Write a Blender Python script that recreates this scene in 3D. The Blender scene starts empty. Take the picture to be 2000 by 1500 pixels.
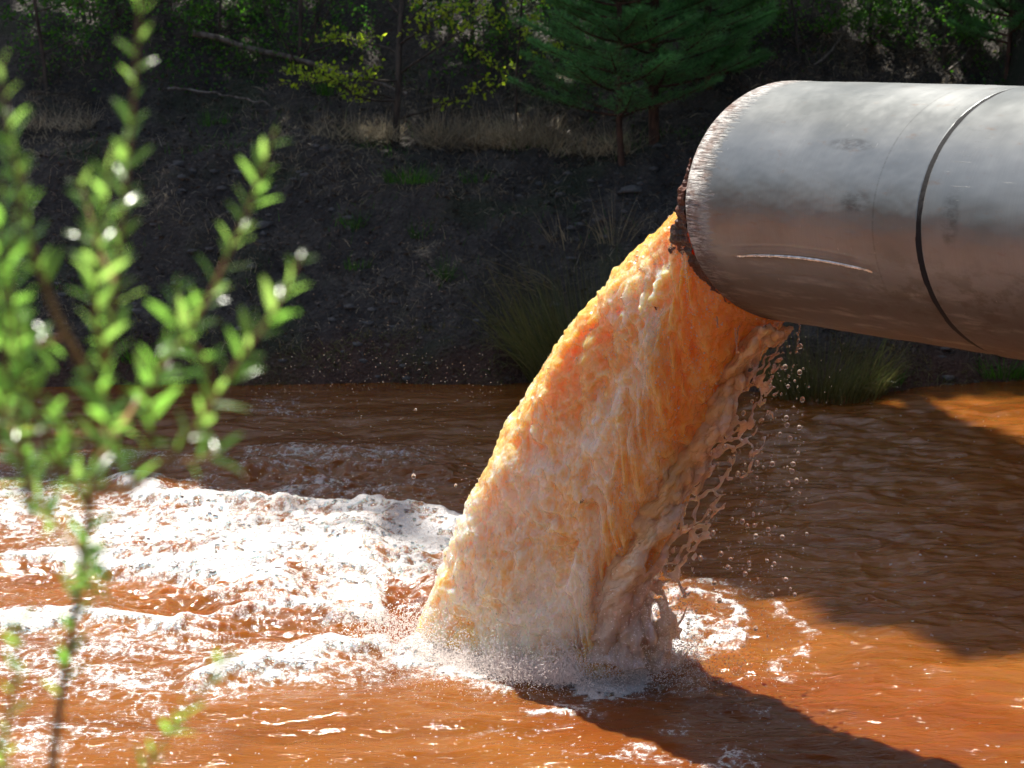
import bpy, math, random
import numpy as np
from mathutils import Vector, Matrix

# ------------------------------------------------------------------ camera, light, exposure
scene = bpy.context.scene
COL = scene.collection
rng = np.random.default_rng(7)
random.seed(7)

FPX, PITCH, CAMH = 5500.0, math.radians(11.0), 3.76
cam = bpy.data.cameras.new('camera')
cam.sensor_width = 36.0
cam.lens = 36.0 * FPX / 2000.0
cam.clip_start, cam.clip_end = 0.1, 400.0
cam.dof.use_dof = True
cam.dof.focus_distance = 12.4
cam.dof.aperture_fstop = 5.4
camo = bpy.data.objects.new('camera', cam)
COL.objects.link(camo)
camo.location = (0, 0, CAMH)
camo.rotation_euler = (math.pi / 2 - PITCH, 0, 0)
scene.camera = camo

SUN_EL, SUN_AZ = math.radians(66.0), math.radians(-19.0)      # azimuth clockwise from +Y
S = np.array([math.sin(SUN_AZ) * math.cos(SUN_EL), math.cos(SUN_AZ) * math.cos(SUN_EL), math.sin(SUN_EL)])
w = bpy.data.worlds.new('World'); scene.world = w; w.use_nodes = True
nt = w.node_tree
sky = nt.nodes.new('ShaderNodeTexSky'); sky.sky_type = 'NISHITA'; sky.sun_disc = False
sky.sun_elevation = SUN_EL; sky.sun_rotation = SUN_AZ; sky.dust_density = 3.5; sky.air_density = 1.0; sky.ozone_density = .6
bg = nt.nodes['Background']; bg.inputs['Strength'].default_value = 0.065
nt.links.new(sky.outputs['Color'], bg.inputs['Color'])
sl = bpy.data.lights.new('sun', 'SUN'); sl.energy = 5.0; sl.angle = math.radians(0.53); sl.color = (1.0, 0.95, 0.87)
so = bpy.data.objects.new('sun', sl); COL.objects.link(so)
so.rotation_euler = Vector(S).to_track_quat('Z', 'Y').to_euler()
so.location = (3, 8, 20)
scene.view_settings.view_transform = 'Standard'
scene.view_settings.look = 'None'
scene.view_settings.exposure = 1.08
scene.view_settings.gamma = 1.0
scene.view_settings.use_curve_mapping = False
cy = scene.cycles
cy.use_denoising = True
cy.max_bounces = 10; cy.diffuse_bounces = 4; cy.glossy_bounces = 4; cy.transmission_bounces = 8; cy.transparent_max_bounces = 12
cy.sample_clamp_indirect = 6.0
cy.caustics_reflective = False; cy.caustics_refractive = False

# ------------------------------------------------------------------ helpers
def hsh(xi, yi, seed):
    h = (xi.astype(np.int64) * 374761393 + yi.astype(np.int64) * 668265263 + seed * 1442695041) & 0xFFFFFFFF
    h = ((h ^ (h >> 13)) * 1274126177) & 0xFFFFFFFF
    h ^= h >> 16
    h = (h * 2246822519) & 0xFFFFFFFF
    h ^= h >> 15
    return h / 4294967296.0

def pn(x, y, seed=0):
    xi, yi = np.floor(x), np.floor(y)
    fx, fy = x - xi, y - yi
    u = fx * fx * fx * (fx * (fx * 6 - 15) + 10); v = fy * fy * fy * (fy * (fy * 6 - 15) + 10)
    def g(i, j):
        a = hsh(xi + i, yi + j, seed) * 2 * math.pi
        return np.cos(a) * (fx - i) + np.sin(a) * (fy - j)
    a = g(0, 0); b = g(1, 0); c = g(0, 1); d = g(1, 1)
    return 1.5 * ((a + u * (b - a)) * (1 - v) + (c + u * (d - c)) * v)

def fbm(x, y, o=4, seed=0, gain=0.5):
    r = 0; a = 1
    for i in range(o):
        r = r + a * pn(x, y, seed + i * 17); x = x * 2.03 + 3.1; y = y * 2.03 + 1.7; a *= gain
    return r

def worley(x, y, seed=0):
    xi, yi = np.floor(x), np.floor(y)
    f1 = np.full(x.shape, 9.0); f2 = f1.copy()
    for i in (-1, 0, 1):
        for j in (-1, 0, 1):
            cx, cyy = xi + i, yi + j
            d = np.hypot(cx + hsh(cx, cyy, seed) - x, cyy + hsh(cx, cyy, seed + 91) - y)
            f2 = np.where(d < f1, f1, np.minimum(f2, d)); f1 = np.minimum(f1, d)
    return f1, f2

def sstep(a, b, x):
    t = np.clip((x - a) / (b - a), 0, 1)
    return t * t * (3 - 2 * t)

def px2(x, y, Y):
    """the point at forward distance Y that is seen at (x, y) of the 2000x1500 photograph"""
    a, b = (x - 1000) / FPX, (750 - y) / FPX
    cp, sp = math.cos(PITCH), math.sin(PITCH)
    dx, dy, dz = a, cp + b * sp, b * cp - sp
    k = Y / dy
    return np.array([dx * k, Y, CAMH + dz * k])

def plan(X, Y):
    """world point on the water -> where it lies in the photograph"""
    cp, sp = math.cos(PITCH), math.sin(PITCH)
    d = Y * cp + CAMH * sp; u = Y * sp - CAMH * cp
    return 1000 + FPX * X / d, 750 - FPX * u / d

class Geo:
    def __init__(s): s.v = []; s.f = []; s.n = 0
    def add(s, V, F):
        V = np.asarray(V, float).reshape(-1, 3); F = np.asarray(F, np.int64)
        s.v.append(V); s.f.append(F + s.n); s.n += len(V)
    def tube(s, P, R, k=6, cap=True):
        P = np.asarray(P, float); R = np.broadcast_to(R, (len(P),))
        T = np.gradient(P, axis=0); T /= np.linalg.norm(T, axis=1)[:, None] + 1e-9
        a = np.array([0, 0, 1.0]) if abs(T[0, 2]) < .9 else np.array([1.0, 0, 0])
        U = np.cross(T, a); U /= np.linalg.norm(U, axis=1)[:, None] + 1e-9
        W = np.cross(T, U)
        an = np.arange(k) * 2 * math.pi / k
        V = P[:, None] + R[:, None, None] * (np.cos(an)[None, :, None] * U[:, None] + np.sin(an)[None, :, None] * W[:, None])
        n = len(P); i = np.arange(n - 1)[:, None] * k; j = np.arange(k)[None]; j2 = (j + 1) % k
        F = np.stack([i + j, i + j2, i + k + j2, i + k + j], -1).reshape(-1, 4)
        s.add(V, F)
    def blades(s, P, D, L, W, bend=.3, seg=3, down=None):
        """ribbons: P base, D unit direction, L length, W width"""
        n = len(P); D = D / (np.linalg.norm(D, axis=1)[:, None] + 1e-9)
        sd = np.cross(D, rng.normal(size=(n, 3))); sd /= np.linalg.norm(sd, axis=1)[:, None] + 1e-9
        L = np.broadcast_to(L, (n,)); W = np.broadcast_to(W, (n,)); bend = np.broadcast_to(bend, (n,))
        rows = []
        for q in range(seg + 1):
            t = q / seg
            c = P + D * (L * t)[:, None]; c = c.copy(); c[:, 2] -= bend * L * t * t
            ww = (W * .5 * (1 - t ** 1.5 * .92))[:, None] * sd
            rows += [c - ww, c + ww]
        V = np.stack(rows, 1)
        k = 2 * (seg + 1); b = np.arange(n)[:, None, None] * k
        f = np.array([[2 * q, 2 * q + 1, 2 * q + 3, 2 * q + 2] for q in range(seg)])
        s.add(V, (b + f[None]).reshape(-1, 4))
    def leaves(s, P, D, L, W):
        n = len(P); D = D / (np.linalg.norm(D, axis=1)[:, None] + 1e-9)
        sd = np.cross(D, rng.normal(size=(n, 3))); sd /= np.linalg.norm(sd, axis=1)[:, None] + 1e-9
        nn = np.cross(D, sd)
        L = np.broadcast_to(L, (n,))[:, None]; W = np.broadcast_to(W, (n,))[:, None]
        V = np.stack([P, P + D * L * .45 + sd * W * .5 + nn * L * .08, P + D * L - nn * L * .1, P + D * L * .45 - sd * W * .5 + nn * L * .08], 1)
        s.add(V, (np.arange(n)[:, None] * 4 + np.arange(4)[None]))
    def build(s, name, mat=None, parent=None, smooth=False, attrs=None):
        V = np.concatenate(s.v); me = bpy.data.meshes.new(name)
        loops = np.concatenate([f.ravel() for f in s.f])
        tot = np.concatenate([np.full(len(f), f.shape[1]) for f in s.f])
        st = np.concatenate([[0], np.cumsum(tot)[:-1]])
        me.vertices.add(len(V)); me.vertices.foreach_set('co', V.astype(np.float32).ravel())
        me.loops.add(len(loops)); me.loops.foreach_set('vertex_index', loops.astype(np.int32))
        me.polygons.add(len(tot)); me.polygons.foreach_set('loop_start', st.astype(np.int32))
        me.polygons.foreach_set('loop_total', tot.astype(np.int32))
        me.update(calc_edges=True)
        if smooth: me.shade_smooth()
        if attrs:
            for k, a in attrs.items():
                at = me.attributes.new(k, 'FLOAT', 'POINT'); at.data.foreach_set('value', np.asarray(a, np.float32).ravel())
        if mat: me.materials.append(mat)
        o = bpy.data.objects.new(name, me); COL.objects.link(o)
        if parent: o.parent = parent
        return o

def grid_faces(n, m, wrap=False):
    i = np.arange(n - 1)[:, None] * m
    j = np.arange(m if wrap else m - 1)[None]; j2 = (j + 1) % m
    return np.stack([i + j, i + j2, i + m + j2, i + m + j], -1).reshape(-1, 4)

def tag(o, label=None, cat=None, group=None, kind=None):
    if label: o['label'] = label
    if cat: o['category'] = cat
    if group: o['group'] = group
    if kind: o['kind'] = kind
    return o

def empty(name, loc, label, cat, group=None):
    o = bpy.data.objects.new(name, None); COL.objects.link(o); o.location = loc; o.empty_display_size = .1
    tag(o, label, cat, group)
    bpy.context.view_layer.update()
    return o

def child(o, root):
    o.parent = root; o.matrix_parent_inverse = Matrix.Translation(-Vector(root.location))
    return o

class Mat:
    def __init__(s, name):
        s.m = bpy.data.materials.new(name); s.m.use_nodes = True; s.t = s.m.node_tree
        s.b = s.t.nodes['Principled BSDF']; s.o = s.t.nodes['Material Output']
    def n(s, ty, ins=None, **kw):
        x = s.t.nodes.new(ty)
        for k, v in kw.items(): setattr(x, k, v)
        for k, v in (ins or {}).items(): s.set(x.inputs[k], v)
        return x
    def set(s, sock, v):
        if isinstance(v, bpy.types.NodeSocket): s.t.links.new(v, sock)
        elif isinstance(v, (tuple, list)) and len(v) == 3 and sock.type == 'RGBA': sock.default_value = (*v, 1)
        else: sock.default_value = v
    def p(s, **kw):
        for k, v in kw.items(): s.set(s.b.inputs[k.replace('_', ' ')], v)
    def math(s, op, a, b=0.0, c=0.0, clamp=False):
        x = s.t.nodes.new('ShaderNodeMath'); x.operation = op; x.use_clamp = clamp
        s.set(x.inputs[0], a); s.set(x.inputs[1], b)
        if op in ('MULTIPLY_ADD', 'SMOOTH_MIN', 'COMPARE'): s.set(x.inputs[2], c)
        return x.outputs[0]
    def rng(s, v, a, b, c=0.0, d=1.0, smooth=True):
        x = s.t.nodes.new('ShaderNodeMapRange'); x.interpolation_type = 'SMOOTHSTEP' if smooth else 'LINEAR'
        for k, q in zip(range(5), (v, a, b, c, d)): s.set(x.inputs[k], q)
        return x.outputs[0]
    def mix(s, f, a, b):
        x = s.t.nodes.new('ShaderNodeMix'); x.data_type = 'RGBA'
        s.set(x.inputs['Factor'], f); s.set(x.inputs[6], a); s.set(x.inputs[7], b)
        return x.outputs[2]
    def coord(s, scale=(1, 1, 1), rot=(0, 0, 0), which='Object'):
        tc = s.t.nodes.new('ShaderNodeTexCoord'); mp = s.t.nodes.new('ShaderNodeMapping')
        s.t.links.new(tc.outputs[which], mp.inputs[0]); mp.inputs['Scale'].default_value = scale; mp.inputs['Rotation'].default_value = rot
        return mp.outputs[0]
    def noise(s, vec, sc, det=4, rough=.55, dist=0):
        x = s.n('ShaderNodeTexNoise', {'Scale': sc, 'Detail': det, 'Roughness': rough, 'Distortion': dist})
        if vec is not None: s.set(x.inputs['Vector'], vec)
        return x.outputs['Fac']
    def vor(s, vec, sc, feature='F1'):
        x = s.n('ShaderNodeTexVoronoi', {'Scale': sc}, feature=feature); s.set(x.inputs['Vector'], vec)
        return x.outputs['Distance']
    def attr(s, name):
        return s.n('ShaderNodeAttribute', attribute_name=name).outputs['Fac']
    def bump(s, h, strength=.3, dist=.01, normal=None):
        x = s.n('ShaderNodeBump', {'Strength': strength, 'Distance': dist, 'Height': h})
        if normal is not None: s.set(x.inputs['Normal'], normal)
        return x.outputs[0]

def leaf_mat(name, c1, c2, trans=.5, rough=.4, scale=9.0, spec=.5):
    M = Mat(name)
    gi = M.n('ShaderNodeNewGeometry')
    r = gi.outputs['Random Per Island']
    col = M.mix(M.rng(r, 0, 1, smooth=False), c1, c2)
    nz = M.noise(M.coord(), scale, 3)
    hs = M.n('ShaderNodeHueSaturation', {'Color': col, 'Value': M.rng(nz, .3, .7, .65, 1.35)})
    M.p(Base_Color=hs.outputs[0], Roughness=rough)
    M.b.inputs['Specular IOR Level'].default_value = spec
    tr = M.n('ShaderNodeBsdfTranslucent', {'Color': hs.outputs[0]})
    tcol = M.n('ShaderNodeHueSaturation', {'Color': hs.outputs[0], 'Value': 1.7, 'Saturation': 1.1})
    M.set(tr.inputs['Color'], tcol.outputs[0])
    mx = M.n('ShaderNodeMixShader', {0: trans, 1: M.b.outputs[0], 2: tr.outputs[0]})
    M.t.links.new(mx.outputs[0], M.o.inputs[0])
    return M.m

def bark_mat(name, c1, c2, sc=30):
    M = Mat(name)
    v = M.coord((1, 1, .25))
    n = M.noise(v, sc, 5, .6)
    M.p(Base_Color=M.mix(M.rng(n, .35, .65), c1, c2), Roughness=.9, Normal=M.bump(n, .6, .01))
    return M.m

# ------------------------------------------------------------------ materials
def m_water():
    M = Mat('muddy water')
    f = M.attr('foamf')
    dp = M.attr('tint')
    v = M.coord((1, 1, 1))
    vs = M.coord((.55, 1.0, 1))
    n1 = M.noise(vs, 2.2, 5, .55, .6)
    base = M.mix(M.rng(n1, .3, .7), (.145, .044, .005), (.205, .072, .011))
    base = M.mix(dp, base, (.16, .033, .006))
    # thin foam film: bubbles
    b1 = M.vor(v, 60.0); b2 = M.vor(v, 135.0)
    lace = M.math('ADD', M.math('MULTIPLY', b1, .55), M.math('MULTIPLY', b2, .45))
    th = M.math('SUBTRACT', M.math('MULTIPLY', f, 1.05), lace)
    film = M.math('MAXIMUM', M.rng(th, -.15, .28), M.rng(f, .12, 1.0, 0, .55))
    col = M.mix(film, base, (.47, .445, .43))
    M.p(Base_Color=col, Roughness=M.rng(film, 0, 1, .07, .35), IOR=1.33)
    M.b.inputs['Subsurface Weight'].default_value = 1.0; M.b.inputs['Subsurface Radius'].default_value = (1, .4, .2); M.b.inputs['Subsurface Scale'].default_value = .15
    rp = M.noise(M.coord((.45, 1.0, 1)), 24, 4, .6, .5)
    rp2 = M.noise(M.coord((.6, 1.0, 1)), 75, 3, .6, .3)
    h = M.math('ADD', M.math('MULTIPLY', rp, .007), M.math('MULTIPLY', rp2, .0012))
    rp3 = M.noise(M.coord((.4, 1.0, 1)), 8, 4, .6, .8)
    h = M.math('ADD', h, M.math('MULTIPLY', rp3, .011))
    h = M.math('ADD', h, M.math('MULTIPLY', M.math('MULTIPLY', b1, film), -.008))
    M.p(Normal=M.bump(h, 1.0, 1.0))
    return M.m

def m_foam():
    M = Mat('white froth')
    v = M.coord()
    b1 = M.vor(v, 55.0); b2 = M.vor(v, 130.0)
    n = M.noise(v, 5, 5, .6)
    f = M.attr('foamf')
    t = M.rng(M.math('ADD', f, M.math('MULTIPLY', n, 1.3)), .88, 1.5)
    col = M.mix(t, (.42, .31, .245), (.58, .565, .555))
    col = M.mix(M.rng(b2, .55, .8, 0, .25), col, (.50, .30, .18))
    M.p(Base_Color=col, Roughness=.32, IOR=1.33)
    M.b.inputs['Specular IOR Level'].default_value = .6
    h = M.math('ADD', M.math('MULTIPLY', b1, -.007), M.math('ADD', M.math('MULTIPLY', b2, -.003), M.math('MULTIPLY', M.noise(v, 13, 4, .55, .6), .024)))
    M.p(Normal=M.bump(h, 1.0, 1.0))
    return M.m

def m_jet():
    M = Mat('orange falling water')
    a = M.attr('aer')
    v = M.coord((1, 1, .55))
    n = M.noise(v, 9, 5, .62, .8)
    n2 = M.noise(v, 38, 4, .6, .6)
    t = M.math('ADD', a, M.math('MULTIPLY', M.math('SUBTRACT', n, .5), 1.15))
    t = M.math('ADD', t, M.math('MULTIPLY', M.math('SUBTRACT', n2, .5), 1.0))
    col = M.mix(M.rng(t, 0, .55), (.98, .37, .035), (.987, .58, .19))
    col = M.mix(M.rng(t, .45, .95), col, (.992, .87, .71))
    M.p(Base_Color=col, Roughness=.07, IOR=1.40)
    M.b.inputs['Specular IOR Level'].default_value = .75
    M.b.inputs['Subsurface Weight'].default_value = 1.0
    M.b.inputs['Subsurface Radius'].default_value = (1.0, .55, .28)
    M.b.inputs['Subsurface Scale'].default_value = .20
    h = M.math('ADD', M.math('MULTIPLY', M.noise(v, 26, 5, .68, 1.2), .040), M.math('MULTIPLY', M.noise(v, 90, 3, .6, .5), .008))
    M.p(Normal=M.bump(h, .9, 1.0))
    # the clear film running over the surface: sharp small facets
    v2 = M.coord((1, 1, .8)); cb = M.math('ADD', M.math('MULTIPLY', M.noise(v2, 42, 3, .55, .5), .085), M.math('MULTIPLY', M.noise(v2, 130, 2, .5), .012))
    M.b.inputs['Coat Weight'].default_value = 1.0; M.b.inputs['Coat Roughness'].default_value = .05; M.b.inputs['Coat IOR'].default_value = 1.6
    M.set(M.b.inputs['Coat Normal'], M.bump(cb, 1.0, 1.0)); M.b.inputs['Coat IOR'].default_value = 1.75
    return M.m

def m_clear(name, col, trans=.75, rough=.03):
    M = Mat(name)
    M.p(Base_Color=col, Roughness=rough, IOR=1.33)
    M.b.inputs['Transmission Weight'].default_value = trans
    return M.m

def m_web():
    M = Mat('torn water sheet')
    v = M.coord()
    tu = M.attr('tu'); wc = M.mix(M.rng(M.noise(v, 14, 4), .35, .65), (.99, .78, .50), (.995, .94, .84))
    wc = M.mix(M.rng(tu, .1, .5, 1, 0), wc, (.985, .72, .36))
    wc = M.mix(M.attr('tv'), wc, (.97, .94, .90))
    M.p(Base_Color=wc, Roughness=.04, IOR=1.33)
    M.b.inputs['Coat Weight'].default_value = 1.0; M.b.inputs['Coat Roughness'].default_value = .04
    M.b.inputs['Transmission Weight'].default_value = .35
    M.b.inputs['Subsurface Weight'].default_value = 1.0; M.b.inputs['Subsurface Radius'].default_value = (1, .8, .6); M.b.inputs['Subsurface Scale'].default_value = .06
    M.b.inputs['Specular IOR Level'].default_value = .8
    tr = M.n('ShaderNodeBsdfTranslucent', {'Color': (.99, .76, .50, 1)})
    nb = M.bump(M.noise(v, 45, 4, .6, .6), .8, .02)
    M.p(Normal=nb)
    mx = M.n('ShaderNodeMixShader', {0: .35, 1: M.b.outputs[0], 2: tr.outputs[0]})
    tp = M.n('ShaderNodeBsdfTransparent')
    m2 = M.n('ShaderNodeMixShader', {0: .10, 1: mx.outputs[0], 2: tp.outputs[0]})
    M.t.links.new(m2.outputs[0], M.o.inputs[0])
    return M.m

def m_pipe():
    M = Mat('brushed steel')
    s = M.attr('ax'); a = M.attr('ang')             # metres along the axis, radians round it
    def vec(ks, ka):
        return M.n('ShaderNodeCombineXYZ', {0: M.math('MULTIPLY', s, ks), 1: M.math('MULTIPLY', a, ka)}).outputs[0]
    big = M.noise(vec(1.6, 1.2), 1.0, 5, .6)
    grain = M.noise(vec(120, 3.0), 1.0, 3, .6)
    grain2 = M.noise(vec(4, 60), 1.0, 4, .7)
    col = M.mix(M.rng(big, .3, .7), (.205, .222, .224), (.315, .328, .325))
    col = M.mix(M.rng(grain, .2, .8, 0, .25), col, (.20, .20, .20))
    # faint rust bloom and streaks
    rb = M.noise(vec(5, 9), 1.0, 6, .7)
    col = M.mix(M.rng(rb, .58, .74, 0, .45), col, (.24, .13, .07))
    # rim zone: ground, scratched along the axis
    edge = M.math('ADD', s, M.math('MULTIPLY', M.math('SUBTRACT', M.noise(vec(9, 26), 1.0, 5, .7), .5), .34))
    rim = M.rng(edge, .07, .23, 1, 0)
    sc = M.noise(vec(9, 52), 1.0, 6, .82)
    rimc = M.mix(M.rng(sc, .42, .56), (.06, .035, .026), (.74, .72, .69))
    rimc = M.mix(M.rng(M.noise(vec(11, 6), 1.0, 5, .65), .45, .62, 0, .7), rimc, (.17, .075, .04))
    col = M.mix(rim, col, rimc)
    lip = M.rng(s, .0, .035, 1, 0)
    col = M.mix(M.math('MULTIPLY', lip, .8), col, (.30, .17, .11))
    # weld line and dirt near the seam
    weld = M.rng(M.math('ABSOLUTE', M.math('SUBTRACT', s, 1.36)), .002, .008, .3, 0)
    col = M.mix(M.math('MULTIPLY', weld, M.rng(grain2, .3, .6)), col, (.05, .045, .04))
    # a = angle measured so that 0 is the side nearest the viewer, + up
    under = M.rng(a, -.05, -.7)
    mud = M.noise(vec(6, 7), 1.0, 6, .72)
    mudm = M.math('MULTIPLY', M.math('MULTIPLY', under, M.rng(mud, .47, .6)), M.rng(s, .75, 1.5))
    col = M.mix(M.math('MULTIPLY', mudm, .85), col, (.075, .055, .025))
    under_shade = M.math('MULTIPLY', under, M.rng(M.noise(vec(2.5, 9), 1.0, 5, .65), .12, .52))  # shade of the pipe's underside, painted into the colour and broken by noise
    col = M.mix(M.math('MULTIPLY', under_shade, .9), col, (.045, .038, .033))
    # smudges
    def smudge(s0, a0, ws, wa):
        d = M.math('ADD', M.math('POWER', M.math('DIVIDE', M.math('SUBTRACT', s, s0), ws), 2.0), M.math('POWER', M.math('DIVIDE', M.math('SUBTRACT', a, a0), wa), 2.0))
        return M.math('MULTIPLY', M.rng(d, .2, 1.3, 1, 0), M.rng(M.noise(vec(12, 16), 1.0, 6, .75), .36, .66))
    sm = M.math('MAXIMUM', smudge(1.83, .12, .06, .22), smudge(1.24, .17, .11, .09))
    sm = M.math('MAXIMUM', sm, smudge(1.1, .62, .16, .06))
    sm = M.math('MAXIMUM', sm, smudge(2.25, -.35, .1, .16))
    col = M.mix(M.math('MULTIPLY', sm, .55), col, (.05, .045, .04))
    # long thin scratches
    sx = M.noise(vec(3.5, 190), 1.0, 2, .5)
    scr = M.math('MULTIPLY', M.rng(sx, .70, .74), M.rng(M.noise(vec(3, 3), 1.0, 2), .5, .6))
    col = M.mix(M.math('MULTIPLY', scr, .6), col, (.07, .06, .05))
    sd = M.noise(vec(60, 12), 1.0, 3, .6)
    col = M.mix(M.rng(sd, .70, .74, 0, .4), col, (.62, .6, .57))
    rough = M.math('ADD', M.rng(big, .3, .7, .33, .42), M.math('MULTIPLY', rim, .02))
    rough = M.math('ADD', rough, M.math('MULTIPLY', M.math('MAXIMUM', mudm, under_shade), .22))
    M.p(Base_Color=col, Roughness=rough, Metallic=M.math('SUBTRACT', .62, M.math('MULTIPLY', M.math('MAXIMUM', M.math('MAXIMUM', mudm, M.math('MULTIPLY', under_shade, .9)), M.math('MULTIPLY', rim, .45)), .7)))
    h = M.math('ADD', M.math('MULTIPLY', grain, .0004), M.math('MULTIPLY', M.math('MULTIPLY', sc, rim), .020))
    h = M.math('ADD', h, M.math('MULTIPLY', scr, -.002))
    h = M.math('ADD', h, M.math('MULTIPLY', big, .001))
    M.p(Normal=M.bump(h, .8, 1.0))
    return M.m

def m_rust():
    M = Mat('flaking rust')
    v = M.coord()
    n = M.noise(v, 14, 6, .7); n2 = M.noise(v, 60, 4, .7)
    col = M.mix(M.rng(n, .38, .62), (.018, .009, .007), (.11, .030, .011))
    col = M.mix(M.rng(n2, .55, .7, 0, .6), col, (.22, .07, .024))
    M.p(Base_Color=col, Roughness=M.rng(n2, .3, .7, .2, .7), Normal=M.bump(M.math('ADD', n, M.math('MULTIPLY', n2, .4)), 1.0, .02))
    return M.m

def m_ground():
    M = Mat('bank soil')
    v = M.coord()
    n = M.noise(v, 2.2, 6, .65); n2 = M.noise(v, 26, 5, .7); b = M.vor(v, 34.0)
    z = M.n('ShaderNodeSeparateXYZ', {0: M.n('ShaderNodeNewGeometry').outputs['Position']}).outputs[2]
    col = M.mix(M.rng(n, .35, .65), (.045, .040, .036), (.085, .073, .060))
    col = M.mix(M.rng(n2, .5, .72, 0, .7), col, (.16, .135, .11))
    col = M.mix(M.rng(M.noise(v, 1.1, 4), .52, .68, 0, .7), col, (.03, .05, .018))
    red = M.rng(M.math('ADD', z, M.math('MULTIPLY', M.math('SUBTRACT', n, .5), .5)), .10, .34, 1, 0)
    col = M.mix(M.math('MULTIPLY', red, .6), col, (.10, .035, .016))
    M.p(Base_Color=col, Roughness=.9, Normal=M.bump(M.math('ADD', n2, M.math('MULTIPLY', b, -.7)), 1.0, .05))
    return M.m

def flat(name, c, rough=.8, metal=0):
    M = Mat(name); v = M.coord(); n = M.noise(v, 40, 4)
    hs = M.n('ShaderNodeHueSaturation', {'Color': (*c, 1), 'Value': M.rng(n, .3, .7, .7, 1.3)})
    M.p(Base_Color=hs.outputs[0], Roughness=rough, Metallic=metal, Normal=M.bump(n, .3, .01))
    return M.m

MW, MF, MJ, MP, MR, MG = m_water(), m_foam(), m_jet(), m_pipe(), m_rust(), m_ground()
MWEB = m_web()
MSPR = m_clear('white spray', (.93, .87, .82), 0.0, .25)
MDROP = m_clear('water drop', (.98, .86, .74), .8)

# ------------------------------------------------------------------ terrain
def shore(X):
    return 19.25 - 9.0 * sstep(4.0, 5.2, X) + .22 * pn(X * .8, X * 0 + .5, 3) + .06 * pn(X * 4, X * 0, 5) - .35 * sstep(1.2, 1.7, X) * sstep(3.2, 2.2, X)

def ground_z(X, Y):
    X = np.asarray(X, float); Y = np.asarray(Y, float)
    d = Y - shore(X)
    xs = [-12, -.3, 0, .12, .35, 1.3, 2.6, 3.1, 4.2, 9, 40]
    zs = [-1.2, -.18, -.01, .10, .24, .72, 1.30, 1.38, 1.62, 4.9, 16.0]
    z = np.interp(d, xs, zs)
    on = sstep(-.05, .5, d)
    z = z + on * (.14 * fbm(X * .9, Y * .9, 3, 11) + .045 * fbm(X * 4.5, Y * 4.5, 4, 23) )
    near = np.interp(Y, [-15, 0, 3, 9.0, 9.6], [2.6, 2.15, 1.5, -.15, -1.0])
    near = near + 1.2 * sstep(3.0, 6.0, X) * sstep(6.5, 3.5, Y)
    z = np.where(Y < 9.6, near + .08 * pn(X, Y, 9) * (Y < 8.5), z)
    return z

cols = np.concatenate([np.linspace(-45, -6, 14)[:-1], np.linspace(-6, -3.6, 12)[:-1], np.linspace(-3.6, 4.2, 430), np.linspace(4.2, 7, 14)[1:], np.linspace(7, 45, 14)[1:]])
rows = np.concatenate([np.linspace(-15, 9.6, 26)[:-1], np.linspace(9.6, 18.6, 10)[:-1], np.linspace(18.6, 24, 260)[:-1], np.linspace(24, 29, 70)[:-1], np.linspace(29, 60, 20)])
XX, YY = np.meshgrid(cols, rows)
ZZ = ground_z(XX, YY)
f1, f2 = worley(XX * 9, YY * 9, 4)
ZZ += np.where((YY > 18.6) & (YY < 29), .018 * (np.clip(.42 - f1, 0, 1)) * 2 * sstep(-.1, .3, fbm(XX * .8, YY * .8, 3, 77)), 0)
g = Geo(); g.add(np.stack([XX, YY, ZZ], -1), grid_faces(*XX.shape))
o = g.build('ground', MG, smooth=True); tag(o, kind='structure')

# ------------------------------------------------------------------ water surface and foam
def segd(u, v, x0, y0, x1, y1, k=2.4):
    ax, ay, bx, by = x0, y0 * k, x1, y1 * k
    t = np.clip(((u - ax) * (bx - ax) + (v * k - ay) * (by - ay)) / ((bx - ax) ** 2 + (by - ay) ** 2), 0, 1)
    return np.hypot(u - ax - t * (bx - ax), v * k - ay - t * (by - ay))

def polyd(u, v, pts, k=2.4):
    d = np.full(u.shape, 1e9)
    for (a, b), (c, e) in zip(pts[:-1], pts[1:]): d = np.minimum(d, segd(u, v, a, b, c, e, k))
    return d

def blob(u, v, cx, cyy, rx, ry):
    return np.exp(-(((u - cx) / rx) ** 2 + ((v - cyy) / ry) ** 2))

CREST = [([(250, 955), (330, 985), (480, 1005), (640, 1008), (760, 1022), (870, 1050)], .055, 26),
         ([(-100, 1215), (120, 1200), (330, 1232), (430, 1228), (520, 1198), (640, 1203), (720, 1182), (790, 1215), (840, 1262)], .038, 22),
         ([(20, 1120), (200, 1090), (400, 1120), (560, 1085), (700, 1090)], .05, 30),
         ([(830, 1265), (900, 1295), (1000, 1315), (1120, 1318), (1250, 1310), (1330, 1270)], .02, 26),
         ([(420, 1330), (600, 1265), (760, 1262), (860, 1275)], .045, 24),
         ([(430, 925), (560, 905), (760, 905), (900, 940)], .05, 40)]

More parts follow.
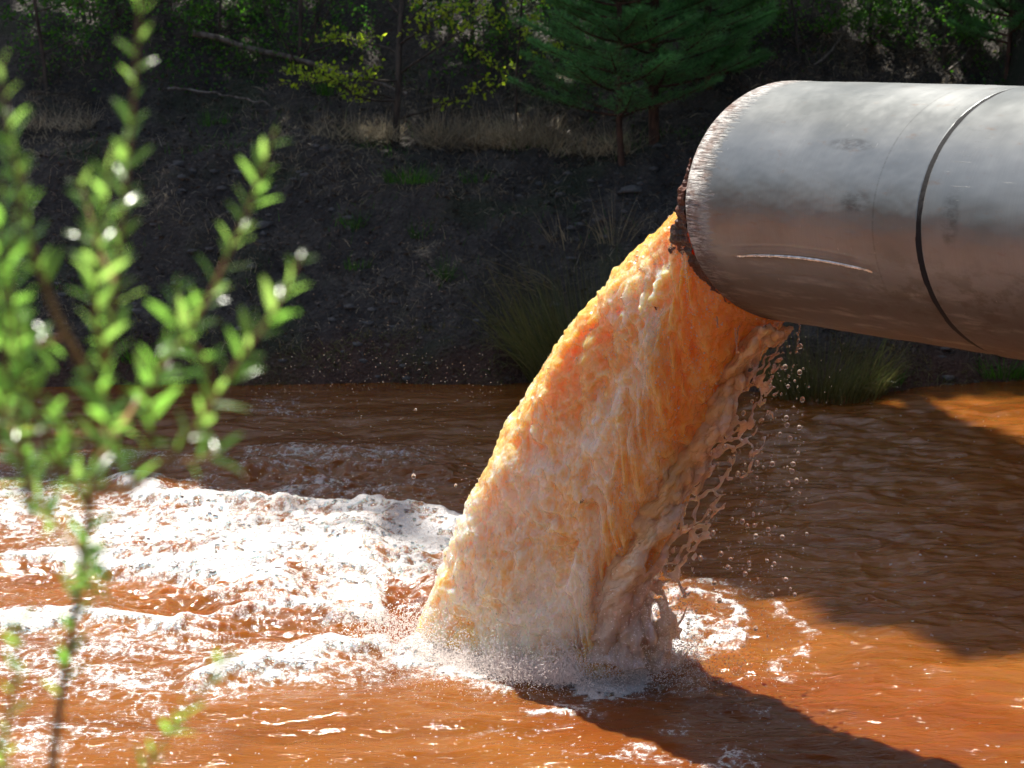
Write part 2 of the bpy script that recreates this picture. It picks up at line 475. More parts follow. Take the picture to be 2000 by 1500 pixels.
def water_fields(X, Y):
    u, v = plan(X, Y)
    wx = fbm(X * 1.6, Y * 1.1, 3, 31); wy = fbm(X * 1.6, Y * 1.1, 3, 57)
    wx2 = fbm(X * 6, Y * 4, 3, 61); wy2 = fbm(X * 6, Y * 4, 3, 67)
    U = u + 60 * wx + 16 * wx2; V = v + 24 * wy + 8 * wy2
    D = np.zeros_like(u)
    # broad turbulent patch left of the jet
    D = np.maximum(D, .86 * sstep(0, 1, blob(U, V, 640, 1105, 300, 95) * 1.5))
    D = np.maximum(D, .92 * blob(U, V, 330, 1050, 360, 85))
    D = np.maximum(D, .62 * blob(U, V, 200, 1290, 420, 130))
    D = np.maximum(D, .66 * blob(U, V, 40, 1000, 260, 110))
    D = np.maximum(D, .72 * blob(U, V, 560, 1300, 260, 55))
    D = np.maximum(D, .50 * blob(U, V, 60, 1440, 300, 60))
    D = np.maximum(D, .46 * blob(U, V, 640, 905, 260, 26)); D = np.maximum(D, .5 * blob(U, V, 560, 965, 330, 34))
    D = np.maximum(D, .36 * blob(U, V, 300, 900, 260, 30))
    D = np.maximum(D, .34 * blob(U, V, 560, 800, 130, 22))
    for pts, h, wd in CREST[:5]:
        D = np.maximum(D, 1.05 * np.exp(-(polyd(U, V, pts) / (wd * 1.35)) ** 2))
    # foot of the jet
    D = np.maximum(D, 1.0 * np.exp(-(polyd(U, V, [(820, 1275), (940, 1305), (1060, 1328), (1190, 1328), (1290, 1290), (1345, 1240)]) / 78) ** 2))
    D = np.maximum(D, .62 * blob(U, V, 1180, 1335, 190, 34))
    # ring on the right of the jet
    r = np.hypot((U - 1372) / 88, (V - 1228) / 58)
    D = np.maximum(D, .72 * np.exp(-((r - 1) / .20) ** 2))
    r2 = np.hypot((U - 1400) / 150, (V - 1250) / 105)
    D = np.maximum(D, .42 * np.exp(-((r2 - 1) / .10) ** 2) * (U > 1330))
    D = np.maximum(D, .60 * blob(U, V, 1400, 1272, 60, 20))
    for cx, cyy, rx, ry, a in ((1085, 1392, 62, 16, .62), (1010, 1345, 50, 12, .5), (700, 1365, 16, 22, .45), (1210, 1478, 90, 12, .55), (1400, 1478, 90, 14, .62), (1300, 1440, 60, 10, .4), (760, 1352, 120, 8, .3), (1000, 1430, 200, 10, .26), (1500, 1400, 60, 12, .28)):
        D = np.maximum(D, a * blob(U, V, cx, cyy, rx, ry))
    # clear windows of brown water inside the froth
    for cx, cyy, rx, ry, a in ((385, 1195, 125, 24, .95), (785, 1205, 42, 44, 1.0), (590, 1155, 45, 14, .5), (150, 1160, 80, 14, .4), (300, 1092, 70, 14, .2), (560, 1245, 60, 9, .8), (210, 1290, 110, 12, .5), (130, 1380, 130, 26, .6), (330, 1300, 110, 14, .55), (420, 1390, 90, 14, .5), (90, 1060, 60, 14, .2), (60, 1250, 80, 14, .55)):
        D = D * (1 - a * blob(U - 13 * wx2, V, cx, cyy, rx, ry))
    f1, f2 = worley(X * 7 + 1.2 * wx2, Y * 4.6 + 1.0 * wy2, 8)
    e = f2 - f1
    g1, g2 = worley(X * 19 + .8 * wx2, Y * 13, 18)
    lacy = .60 * (1 - sstep(0, .45, e)) + .40 * (1 - sstep(0, .5, g2 - g1))
    st = fbm(X * 5, Y * 12, 4, 41)
    foam = D + (.62 * (lacy - .55) + .22 * st) * sstep(.02, .35, D) 
    foam = np.clip(foam, 0, 1.3) * (D > .03)
    for k_, (fq_, th_) in enumerate(((11.0, .05), (19.0, .07))):
        fl0, _ = worley(X * fq_, Y * fq_ * .6, 177 + k_); foam = np.where((fl0 < th_ * (.4 + sstep(-.2, .5, fbm(X * 1.5, Y * 1.1, 3, 181 + k_)))) & (v > 1120) & (u < 1500), np.maximum(foam, .5), foam)
    # scattered flecks in the sunny and far water
    fl1, _ = worley(X * 6, Y * 4, 77)
    fleck = (fl1 < .045 + .03 * pn(X * 1.2, Y * 1.2, 5)) & (v > 760)
    foam = np.where(fleck, np.maximum(foam, .5), foam)
    # heights
    turb = np.clip(blob(u, v, 560, 1120, 480, 170) + .8 * blob(u, v, 1180, 1290, 330, 90) + .5 * blob(u, v, 700, 940, 300, 60), 0, 1.2)
    z = .022 * fbm(X * 1.3, Y * 1.9, 3, 101) + .007 * fbm(X * 3.2, Y * 6.5, 3, 111) + .012 * (1 - 2 * np.abs(pn(X * 2.2 + .6 * wx, Y * 5.5 + .6 * wy, 119))) * sstep(.6, 1.6, X)
    z = z + turb * (.045 * fbm(X * 2.2, Y * 2.6, 3, 131) + .020 * (1 - 2 * np.abs(pn(X * 7, Y * 9, 137))))
    for pts, h, wd in CREST:
        d = polyd(u + 30 * wx, v + 8 * wy, pts)
        z = z + h * np.exp(-(d / (wd * 1.7)) ** 2)
    z = z + .10 * blob(u, v, 640, 1090, 260, 70) - .13 * blob(u, v, 795, 1215, 55, 45) 
    z = z * (1 - .85 * np.exp(-(polyd(u, v, [(830, 1290), (940, 1318), (1060, 1335), (1190, 1335), (1290, 1290), (1330, 1240)]) / 75) ** 2))
    nb = np.exp(-(polyd(u, v, [(830, 1290), (940, 1318), (1060, 1335), (1190, 1335), (1290, 1290), (1330, 1240)]) / 75) ** 2)
    bil = (1 - nb) * np.abs(fbm(X * 4.2 + wx2 * .5, Y * 3.4, 3, 171)); z = z + sstep(.30, .95, D) * (.006 + .032 * bil)
    z = z * sstep(19.3, 18.2, Y) + .004
    tint = .9 * sstep(.45, .9, blob(u, v, 1560, 1420, 620, 130) * 1.3) * .55 + .75 * blob(u, v, 800, 1225, 60, 60)
    return z, foam, np.clip(tint, 0, 1)

ncx, ncy = 860, 560
inv = np.linspace(1 / 10.5, 1 / 19.3, ncy)
ry = np.concatenate([[7.6, 8.6, 9.4, 10.0], 1 / inv, [19.8, 20.6]])
uu = np.concatenate([[-9, -5, -3, -2, -1.6], np.linspace(-1.32, 1.32, ncx), [1.6, 2, 3, 5, 9]])
UU, YW = np.meshgrid(uu, ry)
XW = UU * (YW * .1818 + .35)
ZW, FW, TW = water_fields(XW, YW)
g = Geo(); g.add(np.stack([XW, YW, ZW], -1), grid_faces(*XW.shape))
o = g.build('water', MW, smooth=True, attrs={'foamf': FW, 'tint': TW}); tag(o, kind='structure')
# froth standing on the water, where the foam is thick
hf = FW - .60
def soft(A, n):
    A = A.copy()
    for _ in range(n):
        A[1:-1] = (A[:-2] + 2 * A[1:-1] + A[2:]) / 4; A[:, 1:-1] = (A[:, :-2] + 2 * A[:, 1:-1] + A[:, 2:]) / 4
    return A
bub = fbm(XW * 16, YW * 11, 3, 201); bf1, _ = worley(XW * 22, YW * 13, 203)
hz = -.006 + .016 * sstep(-.06, .35, hf) + sstep(.0, .45, hf) * (.004 * (.5 - bf1) + .008 * bub)
hz = soft(hz, 5); ZF = soft(ZW, 2)
Fq = grid_faces(*XW.shape); keep = (hf.ravel()[Fq] > -.06).all(1)
Fq = Fq[keep]; used = np.unique(Fq); rem = np.zeros(XW.size, np.int64); rem[used] = np.arange(len(used))
V = np.stack([XW, YW, np.maximum(ZF + hz, ZW - .004)], -1).reshape(-1, 3)[used]
g = Geo(); g.add(V, rem[Fq])
o = g.build('foam', MF, smooth=True, attrs={'foamf': FW.ravel()[used]})
tag(o, 'white and peach froth churned up around the foot of the orange jet', 'foam', kind='stuff')

# ------------------------------------------------------------------ pipe
C0 = np.array([1.131, 11.746, 2.262]); AX = np.array([.47123, -.87985, .06162]); AX /= np.linalg.norm(AX)
SIDE = np.cross(AX, [0, 0, 1.0]); SIDE /= np.linalg.norm(SIDE)
if SIDE[1] > 0: SIDE = -SIDE            # towards the viewer
UPV = np.cross(SIDE, AX); UPV = UPV if UPV[2] > 0 else -UPV
RP = .5
pipe = empty('discharge_pipe', tuple(C0), 'huge scuffed grey steel pipe pouring orange water, entering from the right', 'pipe')

def pipe_pts(s, a, r):
    return C0 + s[..., None] * AX + r[..., None] * (np.cos(a)[..., None] * SIDE + np.sin(a)[..., None] * UPV)

def shell(name, ss, r_of, na, mat, dent=True):
    aa = np.linspace(-math.pi, math.pi, na + 1)[:-1]
    SS, AA = np.meshgrid(ss, aa, indexing='ij')
    R = r_of(SS, AA)
    g = Geo(); F = grid_faces(len(ss), na, True)
    g.add(pipe_pts(SS, AA, R), F)
    a_attr = AA
    o = g.build(name, mat, smooth=True, attrs={'ax': SS, 'ang': a_attr})
    return child(o, pipe)

SEAM = 1.638
def gash_a(s): return -.37 + .09 * np.sin(np.clip((s - .36) / .96, 0, 1) * math.pi * .75) - .05 * np.clip((s - .5) / .8, 0, 1)
def r_front(s, a):
    r = np.full(s.shape, RP)
    r = r - .030 * np.clip(1 - s / .07, 0, 1) ** 2            # ground-down rim
    r = r + .0012 * fbm(a * 5, s * 6, 3, 5) + .0020 * pn(a * 1.5, s * 2, 8)
    # dented plate below the tear
    win = sstep(.32, .46, s) * sstep(1.36, 1.15, s)
    d = a - gash_a(s)
    r = r - .016 * win * np.where(d < 0, np.exp(-np.abs(d) / .16), np.exp(-np.abs(d) / .012))
    r = r + .005 * win * np.exp(-((d - .02) / .018) ** 2)
    d2 = a - gash_a(s) - .085
    r = r - .0018 * win * np.exp(-(d2 / .008) ** 2)
    d3 = a - gash_a(s) + .17
    r = r - .0018 * win * np.exp(-(d3 / .006) ** 2)
    # saw-like nicks at the rim
    for k, (a0, ln) in enumerate(((.02, .17), (-.10, .20), (-.16, .19), (.12, .1), (-.05, .13), (.55, .17), (.62, .10), (.3, .12))):
        r = r - .0040 * np.exp(-((a - a0 - .02 * np.sin(s * 14 + k)) / .0065) ** 2) * sstep(ln, ln - .05, s) * sstep(.02, .05, s)
    # rounded shoulder falling into the seam
    r = r - .010 * np.clip(1 - (SEAM - s) / .016, 0, 1) ** 2
    return r
ssf = np.concatenate([np.linspace(0, .08, 24)[:-1], np.linspace(.08, 1.38, 220)[:-1], np.linspace(1.38, SEAM - .02, 40)[:-1], np.linspace(SEAM - .02, SEAM - .004, 7)])
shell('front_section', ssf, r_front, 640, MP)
def r_rear(s, a):
    r = np.full(s.shape, RP + .004) + .0015 * fbm(a * 4, s * 4, 3, 15)
    return r - .014 * np.clip(1 - (s - SEAM - .012) / .02, 0, 1) ** 2
ssr = np.concatenate([np.linspace(SEAM + .012, SEAM + .04, 9)[:-1], np.linspace(SEAM + .04, 3.2, 70)[:-1], np.linspace(3.2, 12.5, 30)])
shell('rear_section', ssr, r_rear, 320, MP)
MSEAL = flat('black joint seal', (.006, .006, .007), .95)
shell('joint_seal', np.linspace(SEAM - .018, SEAM + .022, 5), lambda s, a: np.full(s.shape, RP - .0012), 240, MSEAL)
# steel wall thickness at the mouth and rusty bore
def r_face(s, a): return np.interp(s, [0, .0001, .0002], [RP - .030, RP - .04, RP - .05])
shell('mouth_face', np.array([0.0, .0001, .0002]), r_face, 320, MR)
shell('bore', np.linspace(.0002, 2.5, 40), lambda s, a: np.full(s.shape, RP - .05) + .004 * fbm(a * 6, s * 6, 3, 77), 240, MR)
# rust crust hanging past the mouth, thick at the bottom and on the near side
na, ns = 900, 34
aa = np.linspace(-2.75, .42, na); tt = np.linspace(0, 1, ns)
A2, T2 = np.meshgrid(aa, tt)
jag = fbm(A2 * 7, A2 * 0 + 2, 4, 301); jg2 = pn(A2 * 26, A2 * 0, 305)
stepn = np.floor(3 * (pn(A2 * 2.6, A2 * 0 + 7, 311) + .5)) / 3
prot = (.165 + .030 * jag + .008 * jg2 + .075 * stepn) * sstep(.44, .05, A2) * sstep(-2.8, -2.3, A2) * (.28 + .72 * sstep(.1, -.5, A2)) + .006
prot = prot + .07 * np.exp(-((A2 + 1.0) / .35) ** 2) + .05 * np.exp(-((A2 + 1.42) / .16) ** 2) - .05 * sstep(-.62, -.72, A2) * sstep(-1.1, -.9, A2)
prot = np.maximum(prot, .004)
th = 2 * math.pi * T2
thick = .017 + .010 * fbm(A2 * 12, A2 * 0 + 9, 3, 321)
# profile: goes out along the outside, round the tip, back along the inside
outv = np.where(T2 < .5, T2 * 2, 2 - T2 * 2)
S2 = .02 - (prot + .02) * outv
rough_n = .0035 * fbm(A2 * 16, S2 * 34, 4, 331) + .002 * pn(A2 * 60, S2 * 110, 337) + .010 * fbm(A2 * 6, S2 * 12, 3, 339)
R2 = RP - .036 + np.where(T2 < .5, 1, -1) * thick * np.sqrt(np.clip(1 - outv ** 3, 0, 1)) + rough_n + .006 + .022 * outv * sstep(-.2, -.8, A2)
g = Geo(); g.add(pipe_pts(S2, A2, R2), grid_faces(*A2.shape))
child(g.build('rusted_lip', MR, smooth=True), pipe)
# torn sliver of metal standing along the gash
MTORN = flat('bright torn metal', (.62, .61, .60), .3, 1.0)
ns = 260; sv = np.linspace(.37, 1.31, ns)
ar = gash_a(sv) + .004; pr = .001 + .010 * np.sin(np.clip((sv - .37) / .94, 0, 1) * math.pi) ** .6
ser = .0035 * (hsh(np.floor(sv * 170), sv * 0, 5) - .3)
rows_ = []
for k, (da, dr) in enumerate(((.010, .000), (.004, .9), (-.008, 1.0), (-.011, .7), (.0, .0))):
    rows_.append(pipe_pts(sv, ar + da - (ser * 2.5 if k in (2, 3) else 0), RP - .004 + pr * dr * .9))
g = Geo(); g.add(np.stack(rows_, 0), grid_faces(5, ns))
child(g.build('torn_strip', MTORN, smooth=False), pipe)

# ------------------------------------------------------------------ the falling water
jet = empty('water_jet', (.2, 12.7, 0), 'thick orange torrent gushing from the pipe mouth into the pool', 'water jet')
DIRH = np.array([-.62, .785])
NP, NT = 760, 520
q = np.linspace(0, 1, NP, endpoint=False)
Rj = RP - .072; lvl = .085                                  # water level in the bore
a0 = math.asin(lvl / Rj)
arc = (math.pi + 2 * a0) * Rj; chord = 2 * Rj * math.cos(a0); per = arc + chord
sp = q * per
ac = np.where(sp < arc, (a0 - sp / Rj), 0)                  # from near-side top, round the bottom, to the far side
ax_ = np.where(sp < arc, np.cos(ac) * Rj, -Rj * math.cos(a0) + (sp - arc))
bz_ = np.where(sp < arc, np.sin(ac) * Rj, lvl + .05 * np.sin((sp - arc) / chord * math.pi))
hh = np.clip((bz_ + Rj) / (Rj + lvl), 0, 1.1)
vh = 1.75 + 2.0 * hh ** .9 - .25 * np.clip(-ax_ / Rj, 0, 1)
qdn = np.abs((q - .01 + .5) % 1 - .5)
vz0 = 1.75 + .5 * hh + 1.5 * np.exp(-(qdn / .10) ** 2)
O = C0 + ax_[:, None] * SIDE + bz_[:, None] * UPV + AX * (-.02 + .10)
T = np.linspace(0, 1, NT)[:, None]
zend = -.12
Tf = (-vz0 + np.sqrt(vz0 ** 2 + 4 * 4.905 * (O[:, 2] - zend))) / (2 * 4.905)
tt = T * Tf[None]
def gz(x, y, z=0.0):
    b = (750 - y) / FPX; cp, sp_ = math.cos(PITCH), math.sin(PITCH); k = (z - CAMH) / (b * cp - sp_)
    return np.array([(x - 1000) / FPX * k, (cp + b * sp_) * k])
qa = arc / per
FOOT = [(0, 1085, 1320), (qa * .28, 1150, 1328), (qa * .5, 1205, 1320), (qa * .72, 1222, 1285), (qa, 1180, 1210), (qa + (1 - qa) * .3, 1000, 1180), (qa + (1 - qa) * .58, 815, 1205), (qa + (1 - qa) * .82, 790, 1268)]
fq = np.array([f_[0] for f_ in FOOT] + [1.0]); fp = np.array([gz(f_[1], f_[2]) for f_ in FOOT] + [gz(1085, 1320)])
LND = np.stack([np.interp(q, fq, fp[:, k]) for k in (0, 1)], 1)
for _ in range(22): LND = (np.roll(LND, 3, 0) + LND + np.roll(LND, -3, 0)) / 3
ctr = C0 + AX * .08
FR = T ** (1 - .38 * np.clip(-ax_ / Rj, 0, 1) - .20 * np.exp(-(((q - qa - (1 - qa) * .72)) / .10) ** 2))[None]
XJ = O[None, :, 0] + (LND[None, :, 0] - O[None, :, 0]) * FR
YJ = O[None, :, 1] + (LND[None, :, 1] - O[None, :, 1]) * FR
ZJ = O[None, :, 2] - vz0[None] * tt - 4.905 * tt * tt
P = np.stack([XJ, YJ, ZJ], -1)
du = np.roll(P, -1, 1) - np.roll(P, 1, 1); dv = np.gradient(P, axis=0)
Nn = np.cross(du, dv); Nn /= np.linalg.norm(Nn, axis=-1)[..., None] + 1e-9
cen = P.mean(1, keepdims=True)
if ((P - cen) * Nn).sum() < 0: Nn = -Nn
sm = np.cumsum(np.linalg.norm(du, axis=-1) * .5, 1); sm = sm - sm[:, :1]
ln = np.cumsum(np.linalg.norm(dv, axis=-1), 0)
wxj = fbm(sm * 3, ln * 2.0, 3, 401)
lump = 1 - np.abs(pn(sm * 5 + wxj, ln * 7.5 + wxj, 411)) * 2
disp = .034 * fbm(sm * 2.6, ln * 2.6, 3, 421) + .016 * (lump - .5) * sstep(0, .25, T)
d1, d2 = worley(sm * 14 + wxj, ln * 12 + wxj, 431)
disp += .013 * (.55 - d1) * (.6 + .8 * np.clip(fbm(sm * 3, ln * 3, 2, 461) + .4, 0, 1))
e1, e2 = worley(sm * 34, ln * 26 + 2 * wxj, 433)
disp += .006 * (.5 - e1)
disp += .008 * fbm(sm * 22, ln * 14, 3, 441)
amp = .35 + .65 * sstep(0, .3, T)
P = P + Nn * (disp * amp)[..., None]
qd = np.abs((q - .02 + .5) % 1 - .5)
aer = .02 + .62 * T ** 1.1 + .42 * np.exp(-(qd / .09) ** 2)[None] * sstep(0, .08, T) - .30 * np.exp(-((q - qa * .42) / .16) ** 2)[None] * (1 - sstep(.15, .7, T)) + .25 * np.exp(-((q - qa * .6) / .08) ** 2)[None] * sstep(.5, .9, T)
aer = aer + .30 * fbm(sm * 2.2, ln * 1.8, 3, 451)
g = Geo(); g.add(P, grid_faces(NT, NP, True))
child(g.build('stream', MJ, smooth=True, attrs={'aer': aer}), jet)

# beads of water and air standing on the skin of the stream
nb_ = 9000
wq = (.25 + 1.2 * np.exp(-(qd / .12) ** 2)[None] + 1.0 * sstep(.6, 1, T)) * (sstep(.03, .1, T)) * (Nn[..., 1] < .35)
wq = wq * np.clip(.4 + 1.6 * fbm(sm * 5, ln * 5, 3, 471), .02, 2); wf = (wq / wq.sum()).ravel()
ib = rng.choice(wf.size, nb_, p=wf); rb_ = rng.uniform(.0012, .0030, nb_) * (1 + 1.2 * (rng.random(nb_) < .06))
pb = P.reshape(-1, 3)[ib] + Nn.reshape(-1, 3)[ib] * (rb_ * .3)[:, None] + rng.normal(size=(nb_, 3)) * .002
t_ = (1 + 5 ** .5) / 2; ob = np.array([(-1, t_, 0), (1, t_, 0), (-1, -t_, 0), (1, -t_, 0), (0, -1, t_), (0, 1, t_), (0, -1, -t_), (0, 1, -t_), (t_, 0, -1), (t_, 0, 1), (-t_, 0, -1), (-t_, 0, 1)]) / math.sqrt(1 + t_ * t_)
fb0 = np.array([(0, 11, 5), (0, 5, 1), (0, 1, 7), (0, 7, 10), (0, 10, 11), (1, 5, 9), (5, 11, 4), (11, 10, 2), (10, 7, 6), (7, 1, 8), (3, 9, 4), (3, 4, 2), (3, 2, 6), (3, 6, 8), (3, 8, 9), (4, 9, 5), (2, 4, 11), (6, 2, 10), (8, 6, 7), (9, 8, 1)])
g = Geo(); g.add(pb[:, None] + ob[None] * rb_[:, None, None], (np.arange(nb_)[:, None, None] * 12 + fb0[None]).reshape(-1, 3))
o = child(g.build('surface_beads', m_clear('peach bead', (.99, .88, .72), .35, .04), smooth=True), jet); o['kind'] = 'stuff'

# torn sheet of water along the trailing edge (right of the stream)
def lerp_poly(pts, t):
    pts = np.asarray(pts, float); s = np.linspace(0, 1, len(pts))
    return np.stack([np.interp(t, s, pts[:, k]) for k in range(pts.shape[1])], -1)
inner = np.array([px2(x, y, Y) for x, y, Y in ((1475, 640, 11.7), (1400, 740, 11.8), (1335, 860, 11.9), (1265, 980, 12.0), (1200, 1080, 12.1), (1150, 1180, 12.2), (1110, 1305, 12.4))])
outer = np.array([px2(x, y, Y) for x, y, Y in ((1550, 640, 12.0), (1520, 730, 12.1), (1520, 820, 12.2), (1465, 930, 12.25), (1410, 1030, 12.3), (1360, 1130, 12.35), (1340, 1290, 12.45))])
NU, NV = 420, 640
tv = np.linspace(0, 1, NV); tu = np.linspace(0, 1, NU)
I, Ou = lerp_poly(inner, tv), lerp_poly(outer, tv)
TU, TV = np.meshgrid(tu, tv)
B = I[:, None] * (1 - TU[..., None]) + Ou[:, None] * TU[..., None]
cpp, spp = math.cos(PITCH), math.sin(PITCH)
def toscreen(Q):
    d = Q[..., 1] * cpp - (Q[..., 2] - CAMH) * spp; u_ = Q[..., 1] * spp + (Q[..., 2] - CAMH) * cpp
    return 1000 + FPX * Q[..., 0] / d, 750 - FPX * u_ / d
jx, jy = toscreen(P); W0 = 25
ymap = np.full((90, 100), 99.0); ix = np.clip(jx / W0, 0, 99).astype(int).ravel(); iy = np.clip(jy / W0, 0, 89).astype(int).ravel()
np.minimum.at(ymap, (iy, ix), P[..., 1].ravel())
bx_, by_ = toscreen(B); yb = ymap[np.clip(by_ / W0, 0, 89).astype(int), np.clip(bx_ / W0, 0, 99).astype(int)]
cand = np.where(yb < 50, np.minimum(yb + .05 - .13 * sstep(0, .3, TU), B[..., 1] * 0 + 13), B[..., 1])
for _ in range(45):
    cand[1:-1] = (cand[:-2] + cand[1:-1] + cand[2:]) / 3; cand[:, 1:-1] = (cand[:, :-2] + cand[:, 1:-1] + cand[:, 2:]) / 3
kk_ = cand / B[..., 1]; B = np.array([0, 0, CAMH]) + (B - np.array([0, 0, CAMH])) * kk_[..., None]
width = np.linalg.norm(Ou - I, axis=1)[:, None] * np.ones_like(TU)
um = TU * width; vm = TV * 1.75
w1 = fbm(um * 5, vm * 4, 3, 501); w2 = fbm(um * 5, vm * 4, 3, 511)
B[..., 1] -= .10 * fbm(um * 4, vm * 3, 3, 521) + .06 * TU
B[..., 0] += .02 * w1; B[..., 2] += .02 * w2
ca, cb = worley(um * 8.5 + .8 * w1, vm * 6.5 + .8 * w2, 531)
ea = cb - ca
fa, fb_ = worley(um * 27 + .6 * w1, vm * 21 + .6 * w2, 541)
eb = fb_ - fa
hole = 1.0 * sstep(.22, .90, TU) + .25 * pn(um * 3, vm * 3, 551)
hole = hole * (1 - .62 * sstep(.72, .93, TV)) * sstep(0, .1, TV)
# sheet strength: positive where there is water
sA = .56 - hole * 1.05 - (ea - .12) * (.9 * sstep(.15, .6, hole + .15)) + .05
sB = .20 - ea
st = np.maximum(sA, sB * (1.1 - .35 * TU)) - .16 * sstep(.45, .95, hole) * sstep(.2, .5, eb)
edge_cut = TU + .10 * fbm(vm * 7, vm * 0 + 3, 3, 561) + .05 * pn(vm * 30, vm * 0, 563)
st = np.where(edge_cut > .97, -1, st) 
st = st - .25 * sstep(.86, .97, edge_cut)
tk = .016 * np.sqrt(np.clip(st, 0, .5)) + .005 * np.clip(fbm(um * 30, vm * 24, 3, 571), -.5, 1) * (st > .03)
tk = np.maximum(tk, .0006)
gx = np.gradient(B, axis=1); gy = np.gradient(B, axis=0); NB = np.cross(gx, gy); NB /= np.linalg.norm(NB, axis=-1)[..., None] + 1e-9
if NB[..., 1].mean() > 0: NB = -NB
relief = (.014 * fbm(um * 9, vm * 7, 4, 581) + .008 * (.5 - fa))[..., None]
Bf = B + NB * (relief + tk[..., None]); Bb = B + NB * (relief - tk[..., None])
F = grid_faces(NV, NU); kp = (st.ravel()[F] > 0).all(1); F = F[kp]
n0 = NU * NV
# rim faces that close front and back
ed = np.concatenate([F[:, [0, 1]], F[:, [1, 2]], F[:, [2, 3]], F[:, [3, 0]]])
key = np.sort(ed, 1); code = key[:, 0] * n0 + key[:, 1]
uq, idx, cnt = np.unique(code, return_index=True, return_counts=True)
be = ed[idx[cnt == 1]]
V = np.concatenate([Bf.reshape(-1, 3), Bb.reshape(-1, 3)])
Fall = np.concatenate([F, F[:, ::-1] + n0, np.stack([be[:, 1], be[:, 0], be[:, 0] + n0, be[:, 1] + n0], 1)])
us = np.unique(Fall); rem = np.zeros(len(V), np.int64); rem[us] = np.arange(len(us))
g = Geo(); g.add(V[us], rem[Fall])
child(g.build('torn_sheet', MWEB, smooth=True, attrs={'tu': np.tile(TU.ravel(), 2)[us], 'tv': np.tile((.75 * sstep(.55, 1.0, TV)).ravel(), 2)[us]}), jet)

# drops: one smooth mesh shared by all
bpy_me = None
def ico(sub=2):
    t = (1 + 5 ** .5) / 2
    v = np.array([(-1, t, 0), (1, t, 0), (-1, -t, 0), (1, -t, 0), (0, -1, t), (0, 1, t), (0, -1, -t), (0, 1, -t), (t, 0, -1), (t, 0, 1), (-t, 0, -1), (-t, 0, 1)], float)
    f = [(0, 11, 5), (0, 5, 1), (0, 1, 7), (0, 7, 10), (0, 10, 11), (1, 5, 9), (5, 11, 4), (11, 10, 2), (10, 7, 6), (7, 1, 8), (3, 9, 4), (3, 4, 2), (3, 2, 6), (3, 6, 8), (3, 8, 9), (4, 9, 5), (2, 4, 11), (6, 2, 10), (8, 6, 7), (9, 8, 1)]
    v /= np.linalg.norm(v[0]); v = list(map(tuple, v))
    for _ in range(sub):
        mid = {}; nf = []
        def m(a, b):
            k = (min(a, b), max(a, b))
            if k not in mid:
                p = np.array(v[a]) + np.array(v[b]); v.append(tuple(p / np.linalg.norm(p))); mid[k] = len(v) - 1
            return mid[k]
        for a, b, c in f:
            x, y, z = m(a, b), m(b, c), m(c, a); nf += [(a, x, z), (b, y, x), (c, z, y), (x, y, z)]
        f = nf
    return np.array(v), np.array(f)
iv, if_ = ico(2)
g = Geo(); g.add(iv, if_); drop0 = g.build('droplet', MDROP, smooth=True); child(drop0, jet)
def put_drop(p, r, first=[True]):
    if first[0]: d = drop0; first[0] = False
    else:
        d = drop0.copy(); COL.objects.link(d)
    d.location = Vector(p); d.scale = (r, r, r * random.uniform(1, 1.35))
big = []
for i in range(235):
    if i < 105: x, y = random.gauss(1500, 50), random.uniform(700, 1130)
    elif i < 150: x, y = random.gauss(1550, 12), random.uniform(650, 1000)
    elif i < 195: x, y = random.uniform(1380, 1500), random.uniform(840, 1120)
    else: x, y = random.uniform(1340, 1560), random.uniform(1080, 1260)
    put_drop(px2(x, y, random.uniform(11.8, 12.4)), random.choice((.0025, .003, .0035, .0045, .006, .008, .011)))
for x, y, r in ((808, 930, .010), (890, 948, .007), (812, 800, .006)):
    put_drop(px2(x, y, 12.2), r)
# fine spray
oc, of = ico(0)
def px2v(x, y, Y):
    a, b = (x - 1000) / FPX, (750 - y) / FPX; cp, sp_ = math.cos(PITCH), math.sin(PITCH)
    k = Y / (cp + b * sp_)
    return np.stack([a * k, Y + 0 * a, CAMH + (b * cp - sp_) * k], -1)
def Un(a, b): return lambda n: rng.uniform(a, b, n)
def Gn(a, b): return lambda n: rng.normal(a, b, n)
def spray(g, n, xf, yf, Yf, rf):
    p = px2v(xf(n), yf(n), Yf(n)); r = rf(n); k = p[:, 2] > 0; p, r = p[k], r[k]; n = len(p)
    V = p[:, None] + oc[None] * r[:, None, None]
    g.add(V, (np.arange(n)[:, None, None] * 12 + of[None]).reshape(-1, 3))
g = Geo()
spray(g, 500, Un(480, 980), Un(690, 1010), Un(12.3, 14), Un(.0012, .0028))
spray(g, 250, Un(600, 900), Un(440, 760), Un(12.3, 13.5), Un(.001, .002))
spray(g, 1300, Gn(1480, 60), Un(650, 1250), Un(11.8, 12.6), Un(.001, .0026))
spray(g, 900, Un(300, 860), Gn(1010, 22), Un(13.4, 14.4), Un(.0012, .003))
spray(g, 500, Un(1300, 1560), Un(1150, 1330), Un(11.6, 12.3), Un(.0015, .0035))
o = child(g.build('fine_spray', MDROP, smooth=True), jet); o['kind'] = 'stuff'
g = Geo()
for _ in range(130):      # bursts of white spray thrown up where the stream hits
    t = rng.random(); cx = 795 + 570 * t; cyy = 1275 + 50 * math.sin(t * 3) ; Yc = 12.75 - .5 * math.sin(t * 3)
    n_ = int(rng.uniform(90, 340)); sx = rng.uniform(6, 24); hy = rng.uniform(12, 50)
    spray(g, n_, Gn(cx, sx), lambda n: cyy + 12 - np.abs(rng.normal(0, hy, n)), Gn(Yc, .06), Un(.0010, .0032))
spray(g, 9000, Gn(1100, 165), Gn(1312, 26), Un(11.9, 12.4), Un(.0008, .0024))
spray(g, 2200, Gn(770, 60), Gn(1230, 26), Un(12.4, 12.9), Un(.0015, .004))
